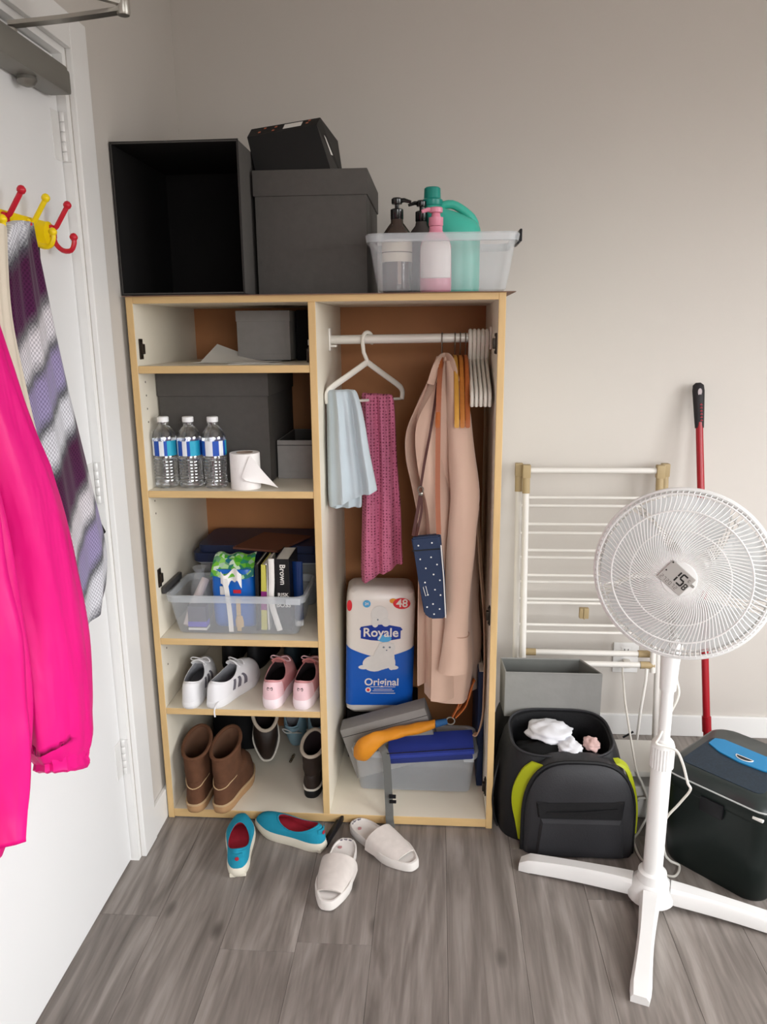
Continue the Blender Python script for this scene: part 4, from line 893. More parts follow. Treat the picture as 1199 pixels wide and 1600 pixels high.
def panelb(u, v):
    P = cat([(.80, -.36, 1.325), (.765, -.40, 1.24), (.722, -.43, 1.14), (.72, -.435, 1.06), (.735, -.435, .97), (.748, -.43, .85), (.75, -.42, .6), (.752, -.40, .36)], 30)
    i = min(int(v*29), 28); f = v*29-i; a, b, c = [P[i][k]*(1-f)+P[i+1][k]*f for k in range(3)]
    return (a+.05*u*min(1, v*4+.2)+.003*math.sin(v*11), b+.08*u-.008*math.sin(u*PI), c)
obj('left_panel', grid(panelb, 10, 60, .004), M_BEI, t, True)
obj('collar_band', ribbon([(.782, -.44, 1.255), (.80, -.415, 1.31), (.818, -.36, 1.325), (.836, -.405, 1.315), (.85, -.445, 1.26)], .02, .005, (0, .4, 1), 20), M_BEI, t, True)
# polka-dot purse with leather straps
M_NVP = mat('navy_canvas', '27344f', .7, var=.1, bump=.2, bscale=400); M_TANL = mat('tan_leather', '9c5d42', .5, var=.1); M_DKSTR = mat('dark_red_leather', '4c2722', .5)
t = thing('polka_purse', 'navy purse with white polka dots hanging by tan strap', 'purse', (.78, -.5, .63))
PP = [(.732, .858), (.806, .866), (.818, .75), (.824, .632), (.785, .630), (.767, .645), (.752, .74)]
g = loft([[(x+(.006 if d else 0), -.545+d, z) for x, z in PP] for d in (0, .03)])
bm = tobm(g); bmesh.ops.bevel(bm, geom=bm.edges[:], offset=.004, segments=2, affect='EDGES'); g = frombm(bm)
bg = obj('bag', g, M_NVP, t, True)
for x, z in ((.752, .838), (.788, .846), (.757, .8), (.786, .806), (.802, .786), (.772, .775), (.793, .758), (.81, .742), (.77, .735), (.797, .715), (.778, .7), (.812, .7), (.792, .674), (.776, .665), (.81, .66), (.795, .645)):
    obj('polka_dot', mv(lathe([(.0024, 0), (.0022, .0006)], 8), x, -.5449, z, rx=PI/2), M_WPAPER, bg)
obj('flap_seam', ribbon([(.735, -.5458, .823), (.81, -.5458, .83)], .003, .0012, (0, 0, 1)), M_BLK, bg)
obj('tag_stitch', tube([(.765, -.5457, .722), (.772, -.5457, .725), (.778, -.5457, .70), (.772, -.5457, .697)], .0008, 5, closed=True), M_WPAPER, bg)
obj('edge_piping', tube([(.812, -.546, .84), (.82, -.546, .75), (.8265, -.546, .635)], .0015, 6), M_WPAPER, bg)
st = obj('strap', ribbon([(.812, -.37, 1.315), (.806, -.44, 1.285), (.803, -.5, 1.2), (.802, -.512, 1.05), (.803, -.52, .95), (.806, -.53, .866)], .013, .003, (1, 0, 0), 30), M_TANL, t)
st2 = obj('short_strap', ribbon([(.757, -.505, .975), (.75, -.51, .93), (.742, -.52, .885), (.738, -.53, .86)], .009, .003, (1, 0, 0), 14), M_DKSTR, t)
obj('short_strap', ribbon([(.757, -.505, .975), (.76, -.508, .93), (.752, -.515, .885), (.746, -.53, .86)], .007, .003, (1, 0, 0), 14), M_DKSTR, t)
obj('clip', join(tube([(.757+.007*math.cos(a), -.508, .982+.009*math.sin(a)) for a in [2*PI*j/12 for j in range(12)]], .0018, 6, closed=True), bevbox(.751, .763, -.513, -.503, .967, .975, .001)), M_WIRE, st2, True)
obj('upper_strap', ribbon([(.757, -.505, .99), (.768, -.5, 1.06), (.786, -.5, 1.16), (.8, -.46, 1.26)], .007, .0025, (1, 0, 0), 14), M_DKSTR, t)
# long tan strap by the side panel
solo('shoulder_strap', 'long tan strap looping down beside the right side panel', 'strap', ribbon([(.915, -.40, .9), (.925, -.43, .75), (.938, -.45, .6), (.9415, -.46, .48), (.941, -.47, .38), (.938, -.478, .31), (.925, -.48, .255), (.913, -.475, .25)], .022, .003, (.35, 1, 0), 40), mat('beige_strap', '9f8069', .6), True)

# ---- toilet paper package
t = thing('toilet_paper_pack', 'large white and blue plastic pack of toilet paper', 'toilet paper', (.6205, -.285, .2), rz=.1, ry=.03)
tp = t
PWD, PHT, PDP = .213, .425, .13
def pkring(z, e):
    return [(x, y+PDP/2, z) for x, y in rrect(PWD/2-e, PDP/2-e, .022, 5)]
rings = [pkring(0, .03), pkring(.004, .014), pkring(.018, .003), pkring(.05, 0), pkring(PHT*.5, -.001), pkring(PHT-.05, 0), pkring(PHT-.015, .003), pkring(PHT-.003, .014), pkring(PHT, .03)]
rings = [[(x+.0015*math.sin(z*90+x*40)*(1 if abs(x) > PWD*.44 else 0), y, z) for x, y, z in r] for r in rings]
M_PKW = mat('white_film', 'e6ddd6', .28, var=.03, spec=.5); M_PKB = mat('blue_film', '1659b8', .25, var=.04, spec=.5); M_PKN = mat('navy_print', '1f3a94', .3); M_KIT = mat('kitten_print', 'dcd8d4', .4, var=.06, scale=60); M_KITD = mat('kitten_eye', '6f7884', .4); M_SKY = mat('light_blue_print', '56a7d8', .3); M_REDP = mat('red_print', 'd8303a', .3)
body = obj('wrapper', loft(rings), M_PKW, t, True, local=True)
FR = Matrix.Rotation(PI/2, 4, 'X')                     # print plane: x right, y up -> front face (y=0)
def pr_(name, g, m, lift): return obj(name, tf(mv(g, 0, 0, lift), FR), m, body, local=True)
# blue lower film wraps front and both rounded corners
def blueu(u, v):
    s = (u-.5)*(PWD+.01); x = s; top = .205+.035*abs(s/(PWD/2))**1.6-.006; z = .035+(top-.035)*v
    lim = PWD/2-.022; y = -.0016
    if abs(x) > lim:
        a = min((abs(x)-lim)/.022, PI/2*.8); x = math.copysign(lim+.0236*math.sin(a), x); y = .022-.0236*math.cos(a)
    return (x, y, z)
obj('blue_film', grid(blueu, 40, 10), M_PKB, body, True, local=True)
pr_('brand_banner', poly([(-.062, .262), (-.03, .256), (.0, .254), (.03, .256), (.062, .262), (.062, .288), (.068, .292), (.062, .3), (.03, .306), (0, .308), (-.03, .306), (-.062, .3), (-.066, .292), (-.062, .288)]), M_PKN, .002)
pr_('banner_spot', disc(.012, .262, .022, .012), M_SKY, .0023)  # printed light-blue disc behind the lettering
pr_('brand_lettering', mv(text_geom('Royale', .041), 0, .281, 0), M_PKW, .0026)
pr_('variety_lettering', mv(text_geom('Original', .034), .006, .114, 0), M_PKW, .0024)
# kitten
KS, KY = .9, -.004
for i, e in enumerate(((-.052, .170, .016, .008), (-.018, .184, .037, .03), (.012, .208, .033, .044), (.002, .175, .02, .014), (.036, .186, .012, .026), (.042, .170, .016, .008), (.019, .244, .027, .022))):
    pr_('kitten', disc(e[0], .165+(e[1]-.165)*KS+KY, e[2], e[3]*KS), M_KIT, .0028+.00025*i)
for i, e in enumerate(([(-.006, .248), (-.004, .262), (.008, .256)], [(.03, .256), (.042, .262), (.044, .248)])): pr_('kitten_ear', poly([(x, .165+(y-.165)*KS+KY) for x, y in e]), M_KIT, .0047)
pr_('kitten_face', join(disc(.010, .234, .0034, .0028), disc(.029, .234, .0034, .0028), disc(.0195, .224, .0026, .0018)), M_KITD, .0052)
for i, e in enumerate(((-.005, .34, .027, .03), (-.018, .316, .011, .017), (.015, .316, .013, .014))): pr_('upper_kitten', disc(*e), M_KIT, .0028+.00025*i)
pr_('upper_kitten_nose', disc(-.01, .325, .0022, .003), M_KITD, .004)
pr_('count_badge', disc(.063, .378, .027, .018), M_REDP, .0022)
pr_('count_lettering', mv(text_geom('48', .036), .064, .378, 0), M_PKW, .0027)
pr_('orange_badge', disc(.037, .386, .012, .008), mat('orange_print', 'e89b3c', .4), .0019)
pr_('blue_badge', disc(-.045, .376, .012, .012), M_SKY, .0022)
pr_('blue_badge_lettering', mv(text_geom('24', .012), -.045, .376, 0), M_PKW, .0027)
pr_('red_badge_edge', disc(-.098, .37, .008, .018), M_REDP, .0022)
pr_('maple_badge', disc(-.036, .088, .009, .009), M_PKW, .0024)
pr_('maple_leaf', disc(-.036, .088, .0055, .0055, 5), M_REDP, .0029)
for i, (a, b, z) in enumerate(((-.03, .05, .0985), (-.018, .04, .0905), (-.022, .046, .0845), (-.03, .05, .0765))):
    pr_('small_print_line', poly([(a, z-.0009), (b, z-.0009), (b, z+.0009), (a, z+.0009)]), M_PKW, .0023)
solo('dark_box', 'added dark support box filling the shade under the toilet paper pack', 'storage box', bevbox(.515, .74, -.26, -.08, .0305, .199, .004), M_CHARD)  # made-up support, coloured dark where only darkness shows under the pack

# ---- tub on the wardrobe floor and what sticks out of it
tb = tub('plastic_tub', 'clear tub on the wardrobe floor under toilet paper', .548, .93, -.462, -.285, .0305, .172, .022)
obj('rim_tab', bevbox(.885, .915, -.4645, -.4625, .15, .17, .0008), M_CLEAR_RIM, tb)
t = thing('grey_box', 'grey fabric box tilted inside the floor tub', 'storage box', (.70, -.375, .062), ry=-.31)
g = bevbox(-.136, .136, -.035, .035, .03, .2, .004)
obj('box', mv(g, 0, 0, 0), M_GREYF, t, True, local=True)
obj('seam', tube([(-.137, -.0352, .175), (.137, -.0352, .175)], .0009, 5), M_PIPE, t, local=True)
t = thing('blue_folder', 'royal blue zip folder lying across the floor tub', 'folder', (.79, -.385, .188), ry=-.1)
M_RBL = mat('royal_blue_plastic', '2f3f94', .45, var=.08)
obj('cover', mv(bevbox(-.13, .125, -.10, -.01, -.002, .012, .004), 0, 0, .012, rx=.25), M_RBL, t, True, local=True)
obj('cover', mv(bevbox(-.125, .12, -.098, -.005, -.014, .004, .004), 0, 0, 0, rx=.18), mat('navy_blue_plastic', '263271', .5), t, True, local=True)
obj('zip', tube([(-.13, -.1015, .009), (.125, -.1015, .009)], .0015, 6), M_BLK, t, local=True)
M_ORB = mat('orange_nylon', 'cf851f', .6, var=.2, scale=14, bump=.25, bscale=60)
t = thing('orange_bag', 'orange nylon bag draped over the floor tub with strap loops', 'bag', (.62, -.44, .17))
rings = []
for x, y, z, ry, rz_ in cat([(.557, -.45, .165, .01, .014), (.575, -.472, .185, .02, .036), (.605, -.474, .198, .022, .038), (.65, -.455, .222, .022, .02), (.70, -.45, .236, .022, .016), (.76, -.44, .246, .02, .015), (.80, -.43, .254, .014, .012)], 34):
    rings.append([(x, y+ry*math.cos(a)*(1+.2*noise.noise(Vector((a, x*30, 2)))), z+rz_*math.sin(a)*(1+.2*noise.noise(Vector((a+3, x*30, 2))))) for a in [2*PI*j/24 for j in range(24)]])
obj('bag', loft(rings), M_ORB, t, True)
obj('blue_webbing', tube([(.80, -.432, .254), (.835, -.425, .26)], [.011, .009], 10), mat('blue_webbing', '2b5b8c', .7), t, True)
obj('ring', tube([(.846+.012*math.cos(a), -.425, .262+.012*math.sin(a)) for a in [2*PI*j/16 for j in range(16)]], .0022, 6, closed=True), M_STEEL, t, True)
M_OST = mat('orange_strap', 'b5622b', .6)
for dx in (0, .022):
    obj('strap_loop', ribbon([(.85+dx*.4, -.424, .272), (.868+dx, -.41, .305), (.88+dx*1.1, -.4, .35), (.89+dx*1.1, -.39, .375), (.9+dx*.6, -.378, .365), (.888+dx*.6, -.385, .32), (.865+dx*.5, -.4, .285)], .013, .003, (0, 1, .1), 34), M_OST, t, True)
M_GST = mat('grey_webbing', '5f5f5c', .8, bump=.3, bscale=300)
t = thing('grey_strap', 'grey webbing strap hanging from the tub onto the floor', 'strap', (.66, -.52, .02))
obj('webbing', ribbon([(.625, -.44, .2), (.645, -.475, .192), (.657, -.488, .17), (.664, -.52, .1), (.669, -.553, .05), (.671, -.574, .031), (.673, -.5775, .015), (.675, -.585, .0035)], .023, .003, (1, .1, 0), 40), M_GST, t, True)
obj('folded_end', bevbox(.611, .645, -.462, -.43, .196, .205, .002), M_GST, t)
obj('slider', join(bevbox(.668, .688, -.546, -.54, .075, .085, .001), bevbox(.669, .689, -.5475, -.5415, .06, .068, .001)), M_BLK, t)
t = thing('navy_folder', 'navy folder standing against the right wardrobe side', 'folder', (.936, -.28, .0305))
obj('cover', bevbox(.9275, .9455, -.40, -.1, .0305, .41, .003), mat('navy_board', '1e2c4c', .6), t, True)
obj('pages', bevbox(.93, .943, -.399, -.12, .4105, .412), M_WPAPER, t)

# ================================================================== right side: drying rack
M_RACKW = mat('white_rack_tube', 'dedad4', .35, var=.03, spec=.45); M_JOINT = mat('beige_joint', 'a8946f', .5, var=.06)
t = thing('drying_rack', 'folded white clothes drying rack with beige joints against wall', 'drying rack', (1.3, -.12, 0))
def ry_(z, b): return -.045-b-.13*(1-z/1.0)
RKX = ((1.064, 1.525), (1.085, 1.502))
for b, (xa, xb) in zip((.0, .028), RKX):
    for x in (xa, xb):
        zb = .012 if b == 0 else .31
        xl_ = x+(-.018 if x < 1.3 else .02)*0
        obj('side_tube', tube([(x, ry_(zb, b), zb), (x, ry_(.955, b), .955)], .0098, 12), M_RACKW, t, True)
        obj('joint', tube([(x, ry_(.885, b), .885), (x, ry_(.94, b), .94)], .0122, 12), M_JOINT, t, True)
        obj('joint_cap', mv(bevbox(-.0125, .0125, -.0125, .0125, 0, .042, .003), x, ry_(.935, b), .935), M_JOINT, t, True)
obj('cross_tube', tube([(RKX[1][0]+.0125, ry_(.958, .028), .958), (RKX[1][1]-.0125, ry_(.958, .028), .958)], .0095, 12), M_RACKW, t, True)
for k, z in enumerate((.872, .787, .703, .622, .532, .437)):
    obj('rail', tube([(RKX[1][0]+.009, ry_(z, .028), z), (RKX[1][1]-.009, ry_(z, .028), z)], .0048, 8), M_RACKW, t, True)
for k, z in enumerate((.84, .752, .672, .592, .535, .45)):
    obj('rail', tube([(RKX[0][0]+.009, ry_(z, 0), z), (RKX[0][1]-.009, ry_(z, 0), z)], .0048, 8), M_RACKW, t, True)
for z, b in ((.345, .028), (.37, .0)):
    xa, xb = RKX[1]
    cr = obj('foot_tube', tube([(xa+.03, ry_(z, b), z-.012), (xb-.02, ry_(z, b), z-.012)], .0095, 12), M_RACKW, t, True)
    for x0_, x1_ in ((xa-.005, xa+.045), (xb-.04, xb+.005)): obj('end_sleeve', tube([(x0_, ry_(z, b), z-.012), (x1_, ry_(z, b), z-.012)], .0118, 12), M_JOINT, cr, True)
obj('clip', join(bevbox(1.262, 1.292, ry_(.5, .028)-.012, ry_(.5, .028)+.006, .485, .52, .003), bevbox(1.2755, 1.2785, ry_(.5, .028)-.014, ry_(.5, .028)-.011, .484, .521)), M_JOINT, t, True)
obj('stay_tube', tube([(1.475, -.19, .335), (1.472, -.2, .3), (1.46, -.21, .2), (1.452, -.22, .1)], .0048, 8), M_RACKW, t, True)
# ---- mop
M_MOPR = mat('dark_red_enamel', '9c1420', .3, var=.05, spec=.5); M_GRIP = mat('black_grip', '262325', .6, var=.08)
t = thing('floor_mop', 'red-poled mop with black grip leaning on wall', 'mop', (1.665, -.28, 0))
TOPM = Vector((1.612, -.03, 1.228)); BOT = Vector((1.665, -.27, .03))
def mp_(f): return tuple(TOPM+(BOT-TOPM)*f)
obj('pole', tube([mp_(.10), mp_(.95)], .0112, 14), M_MOPR, t, True)
gr = obj('grip', tube([mp_(f) for f in (.0, .006, .02, .06, .1, .115)], [.008, .0165, .0185, .0165, .0145, .0135], 14, flat=.75, up=(0, 1, 0)), M_GRIP, t, True)
q = Vector(mp_(.022))
obj('hang_hole_disc', tf(disc(0, 0, .006, .011, 16, .03), Matrix.Translation(q) @ Matrix.Rotation(PI/2, 4, 'X')), mat('hole_wall_tone', 'b9aeb0', .7), gr)  # solid disc in wall colour, painted to read as a see-through hole
for k in range(6):
    q = Vector(mp_(.055+.008*k)); obj('grip_mark', mv(poly([(-.005, 0), (0, .005), (.005, 0), (0, -.0015)], .002), q.x+.003, q.y-.0135, q.z, rx=PI/2), mat('red_mark', '8c2c36', .6), gr)
obj('collar', tube([mp_(.86), mp_(.9)], .0142, 14), M_MOPR, t, True)
obj('lock_ring', tube([mp_(.30), mp_(.33)], .0128, 14), M_GRIP, t, True)
obj('mop_head', bevbox(1.56, 1.78, -.33, -.22, .012, .035, .008), M_MOPR, t, True)
obj('mop_pad', bevbox(1.55, 1.79, -.345, -.205, 0, .013, .005), mat('grey_mop_pad', '8f8f92', .95), t, True)
# ---- wall outlet
t = thing('wall_outlet', 'white wall socket plate behind the drying rack', 'outlet', (1.455, -.001, .25))
obj('plate', bevbox(1.412, 1.498, -.006, -.0005, .235, .345, .003), M_WHITE, t, True)
for z in (.265, .315):
    s = obj('socket', bevbox(1.438, 1.472, -.0075, -.0055, z-.014, z+.014, .002), M_WHITE, t, True)
    for dx in (-.006, .006): obj('slot', bevbox(1.455+dx-.0012, 1.455+dx+.0012, -.0082, -.0074, z-.002, z+.008), M_BLK, s)
# ---- fan
M_FAN = mat('white_fan_plastic', 'e4e3e1', .35, var=.02, spec=.45); M_FANB = mat('translucent_blade', 'e6e8e8', .3, alpha_mix=.35, spec=.4)
FX, FY = 1.342, -.822
t = thing('pedestal_fan', 'white pedestal fan with digital thermometer on its grille', 'fan', (FX, FY, 0))
fan = t
hub = obj('base_hub', mv(lathe([(.05, .012), (.058, .016), (.058, .03), (.05, .05), (.036, .062), (.034, .085), (.03, .088)], 28), FX, FY, 0), M_FAN, t, True)
for k, a in enumerate((math.radians(161.5), math.radians(251.5), math.radians(341.5), math.radians(71.5))):
    rings = []
    for i in range(13):
        f = i/12; d = .045+.285*f; w = .024*(1-.22*math.sin(f*PI))*(1 if i < 12 else .8) if True else 0
        top = .058-.026*f**1.6; bot = .018-.016*f if f < .92 else .0
        if i == 12: top = .02
        rings.append([(d, w, bot), (d, w, top-.008), (d, w*.7, top), (d, -w*.7, top), (d, -w, top-.008), (d, -w, bot)])
    lg = obj('leg', mv(loft(rings), FX, FY, 0, rz=a), M_FAN, t, True)
    obj('foot_pad', mv(bevbox(.30, .326, -.02, .02, 0, .006, .002), FX, FY, 0, rz=a), M_FAN, lg)
obj('lower_pole', mv(lathe([(.0235, .085), (.0235, .385), (.021, .388)], 24), FX, FY, 0), M_FAN, t, True)
prof = []
for k in range(24): prof.append(0)
def fluted(z0, z1, r):
    return loft([[(FX+(r+.0012*(j % 2))*math.cos(2*PI*j/48), FY+(r+.0012*(j % 2))*math.sin(2*PI*j/48), z) for j in range(48)] for z in (z0, z1)])
obj('height_collar', fluted(.375, .43, .0265), M_FAN, t)
obj('height_collar_top', mv(lathe([(.0275, .43), (.0245, .44), (.02, .446), (.016, .448)], 24), FX, FY, 0), M_FAN, t, True)
obj('upper_pole', mv(lathe([(.0142, .44), (.0142, .66)], 18), FX, FY, 0), M_FAN, t, True)
obj('neck', mv(loft([[(rx*math.cos(2*PI*j/20), dy+ry*math.sin(2*PI*j/20), z) for j in range(20)] for z, rx, ry, dy in ((.575, .0185, .0185, 0), (.64, .021, .022, 0), (.70, .024, .028, 0), (.78, .03, .04, 0), (.83, .034, .05, 0))]), FX, FY, 0), M_FAN, t, True)
# head frame: local +Z is the blowing direction
HC = Vector((FX-.018, FY-.085, .884)); hd = Vector((-math.sin(.40), -math.cos(.40), .12)).normalized()
zax = hd; xax = Vector((0, 0, 1)).cross(zax).normalized(); yax = zax.cross(xax)
HM = Matrix((xax, yax, zax)).transposed().to_4x4(); HM.translation = HC
def hd_(name, g, m, par=None, sm=True): return obj(name, tf(g, HM), m, par or fan, sm)
hd_('motor_housing', lathe([(.02, -.165), (.045, -.16), (.058, -.14), (.062, -.11), (.06, -.07), (.045, -.05)], 28), M_FAN)
RG = .178
def gz(r, s):   # grille profile: s=+1 front, -1 rear
    f = min(1, r/RG); return s*(.018+(.042 if s > 0 else .05)*(1-f**2.6))
def spiral(s, n, tw, r0):
    gs = []
    for k in range(n):
        a0 = 2*PI*k/n; pts = []
        for i in range(15):
            f = i/14; r = r0+(RG-r0)*f; a = a0+tw*math.sin(f*PI*.5)
            pts.append((r*math.cos(a), r*math.sin(a), gz(r, s)))
        pts.append((RG, 0, 0)) if False else None
        a = a0+tw; pts.append((RG+.001, 0, 0)) if False else None
        pts.append((RG*1.004*math.cos(a), RG*1.004*math.sin(a), s*.004))
        gs.append(tube(pts, .00125, 4))
    return join(*gs)
fg = hd_('front_grille', spiral(1, 100, -.75, .034), M_FAN, None, False); fg['kind'] = 'stuff'
rg = hd_('rear_grille', spiral(-1, 90, .6, .05), M_FAN, None, False); rg['kind'] = 'stuff'
def ringc(r, z, w, n=90): return tube([(r*math.cos(2*PI*j/n), r*math.sin(2*PI*j/n), z) for j in range(n)], w, 6, closed=True)
hd_('rim_ring', join(tube([((RG+.003)*math.cos(2*PI*j/90), (RG+.003)*math.sin(2*PI*j/90), 0) for j in range(90)], .0055, 8, closed=True)), M_FAN)
hd_('grille_ring', ringc(.14, gz(.14, 1)+.0015, .0019), M_FAN)
hd_('grille_ring', ringc(.1, gz(.1, 1)-.001, .0016), M_FAN)
hd_('grille_ring', ringc(RG-.004, gz(RG-.004, 1), .0022), M_FAN)
hd_('grille_ring', ringc(.15, gz(.15, -1), .0019), M_FAN)
hd_('grille_ring', ringc(RG-.004, gz(RG-.004, -1), .0022), M_FAN)
cap = hd_('grille_badge', lathe([(.036, .054), (.037, .058), (.035, .0625), (.02, .0645), (.001, .065)], 30), M_FAN)
hd_('blade_hub', lathe([(.03, -.03), (.034, -.02), (.034, .02), (.028, .032), (.01, .036)], 24), M_FAN)
for k in range(5):
    def bl(u, v, a0=2*PI*k/5):
        r = .03+.138*v; w = .3+.62*math.sin(min(1, v*1.15)*PI*.62); a = a0+(u-.5)*w*1.25+.35*v
        return (r*math.cos(a), r*math.sin(a), (u-.5)*.045*(1-.3*v))
    hd_('blade', grid(bl, 12, 10, .002), M_FANB)
# thermometer stuck on the badge
M_LCD = mat('lcd_grey', 'a9a5a0', .5, var=.03); M_SEG = mat('lcd_segment', '14110f', .5); M_SEGL = mat('lcd_faint_segment', '6f6a66', .5)
RT = Matrix.Rotation(-math.radians(38), 4, 'Z')
def lc(name, g, m, par, z): return obj(name, tf(tf(g, RT @ Matrix.Diagonal((1.16, 1.16, 1, 1))), HM @ Matrix.Translation((-.004, .002, z))), m, par)
therm = lc('thermometer', bevbox(-.0265, .0245, -.0205, .0205, 0, .0035, .001), M_LCD, fan, .0648)
obj_t = therm
SEG = {'1': 'bc', '5': 'afgcd', '8': 'abcdefg', '2': 'abged', '7': 'abc', '0': 'abcdef'}
def seg(ch, cx, cy, h, w, t):
    a = h/2; S = {'a': (cx-w/2, cx+w/2, cy+a-t/2, cy+a+t/2), 'g': (cx-w/2, cx+w/2, cy-t/2, cy+t/2), 'd': (cx-w/2, cx+w/2, cy-a-t/2, cy-a+t/2),
                  'f': (cx-w/2-t/2, cx-w/2+t/2, cy+t*.3, cy+a), 'b': (cx+w/2-t/2, cx+w/2+t/2, cy+t*.3, cy+a), 'e': (cx-w/2-t/2, cx-w/2+t/2, cy-a, cy-t*.3), 'c': (cx+w/2-t/2, cx+w/2+t/2, cy-a, cy-t*.3)}
    return join(*[bevbox(*S[c], 0, .0004) for c in SEG[ch]])
lc('digits', join(seg('1', -.0045, .004, .02, .007, .0028), seg('5', .0085, .004, .02, .009, .0028), seg('8', .0195, -.002, .0105, .005, .0019)), M_SEG, therm, .0683)
lc('unit_sign', join(bevbox(.0165, .020, .0125, .0135, 0, .0004), bevbox(.0165, .0175, .009, .0135, 0, .0004), bevbox(.0165, .020, .0085, .0095, 0, .0004)), M_SEGL, therm, .0683)
lc('lower_digits', join(*[seg(c, -.021+.0062*k, -.014, .0065, .0032, .0009) for k, c in enumerate('272072')]), M_SEGL, therm, .0683)
lc('indicator_dots', join(bevbox(-.025, -.0225, .016, .019, 0, .0004), bevbox(-.024, -.0215, -.002, .0005, 0, .0004)), M_SEG, therm, .0683)
lc('side_tab', bevbox(.0245, .031, .006, .0105, .0004, .0028, .0006), mat('grey_tab', '8d8a84', .5), therm, .0648)
# power cord
M_CORD = mat('white_cord', 'dcd8d0', .5, var=.03)
CP = [(1.335, -.70, .74), (1.372, -.79, .70), (1.368, -.795, .6), (1.375, -.80, .55), (1.355, -.80, .49), (1.325, -.845, .465), (1.318, -.852, .45), (1.36, -.852, .437), (1.382, -.846, .40), (1.40, -.84, .345), (1.41, -.835, .32), (1.395, -.815, .27), (1.372, -.79, .2), (1.39, -.75, .09), (1.42, -.71, .03), (1.45, -.7, .006), (1.425, -.74, .005), (1.385, -.72, .004), (1.356, -.67, .004), (1.356, -.6, .004), (1.38, -.56, .004), (1.405, -.535, .03)]
obj('power_cord', tube(cat(CP, 140), .0032, 7), M_CORD, fan, True)
CP2 = [(1.405, -.535, .03), (1.41, -.52, .08), (1.392, -.515, .13), (1.376, -.508, .166), (1.382, -.42, .195), (1.40, -.25, .24), (1.418, -.14, .262), (1.43, -.07, .275), (1.446, -.03, .278)]
obj('power_cord', tube(cat(CP2, 70), .0032, 7), M_CORD, fan, True)
obj('plug', bevbox(1.443, 1.467, -.034, -.0085, .262, .288, .004), M_CORD, fan, True)
obj('cord_tag', mv(bevbox(-.018, .018, -.0008, .0008, -.003, .003), 1.385, -.36, .196, ry=-.6), M_BLK, fan)
# ---- white lidded box under the rack
t = thing('white_box', 'white plastic box with lid behind the fan pole', 'storage box', (1.42, -.42, 0))
M_WBX = mat('white_box_plastic', 'cfccc6', .5, var=.03)
obj('body', bevbox(1.352, 1.478, -.49, -.33, 0, .105, .008), M_WBX, t, True)
obj('lid', bevbox(1.342, 1.488, -.50, -.32, .14, .158, .006), M_WBX, t, True)
obj('lid_gap_support', join(bevbox(1.36, 1.47, -.36, -.335, .104, .141), bevbox(1.36, 1.372, -.48, -.36, .104, .141)), mat('dark_gap_shade', '3b352f', .8), t)  # made-up lid support; shade of the gap put into its dark colour
obj('handle', tube(cat([(1.39, -.492, .06), (1.39, -.505, .075), (1.43, -.505, .078), (1.44, -.492, .06)], 14), .0035, 8), M_WBX, t, True)
# ---- duffel bag
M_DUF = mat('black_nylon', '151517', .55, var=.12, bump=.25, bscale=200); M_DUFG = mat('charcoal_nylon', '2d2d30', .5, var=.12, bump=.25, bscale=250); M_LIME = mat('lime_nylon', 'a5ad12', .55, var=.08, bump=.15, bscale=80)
t = thing('duffel_bag', 'black and charcoal duffel bag with lime side strips', 'duffel bag', (1.16, -.42, 0))
def arch(x0, x1, h, n=24, e=.62):
    o = [(x0, 0.0)]; cx = (x0+x1)/2; hw = (x1-x0)/2
    for k in range(n+1):
        a = PI-PI*k/n; o.append((cx+hw*math.copysign(abs(math.cos(a))**e, math.cos(a)), h*.32+h*.68*math.sin(a)**.8))
    o.append((x1, 0.0)); return o
# body: back section under the box plus walls of the open mouth
def ringat(y, x0, x1, h, e=.62): return [(x, y, z+.001) for x, z in arch(x0, x1, h, 24, e)]
rings = [ringat(-.215, 1.0, 1.30, .262, .35), ringat(-.235, .985, 1.315, .268, .35), ringat(-.36, .98, 1.325, .268, .35), ringat(-.405, .98, 1.325, .262, .4), ringat(-.42, .99, 1.315, .16, .4)]
obj('rear_body', loft(rings), M_DUF, t, True)
NS = 44
def mouth(f, z, dz=0):
    o = []
    for j in range(NS):
        a = 2*PI*j/NS; c, s = math.cos(a), math.sin(a)
        x = 1.155+.172*f*math.copysign(abs(c)**.55, c); y = -.505+.118*f*math.copysign(abs(s)**.6, s)
        o.append((x, y, z+dz*(s)))
    return o
rings = [mouth(1.0, .002), mouth(1.03, .03), mouth(1.05, .12), mouth(1.0, .2, .01), mouth(.92, .25, .018), mouth(.84, .275, .02), mouth(.78, .272, .02), mouth(.76, .24, .01), mouth(.78, .16)]
obj('mouth_wall', loft(rings, True, True), M_DUF, t, True)
obj('mouth_zip', tube([(x, y, z+.003) for x, y, z in mouth(.83, .276, .02)], .0035, 6, closed=True), M_DUFG, t, True)
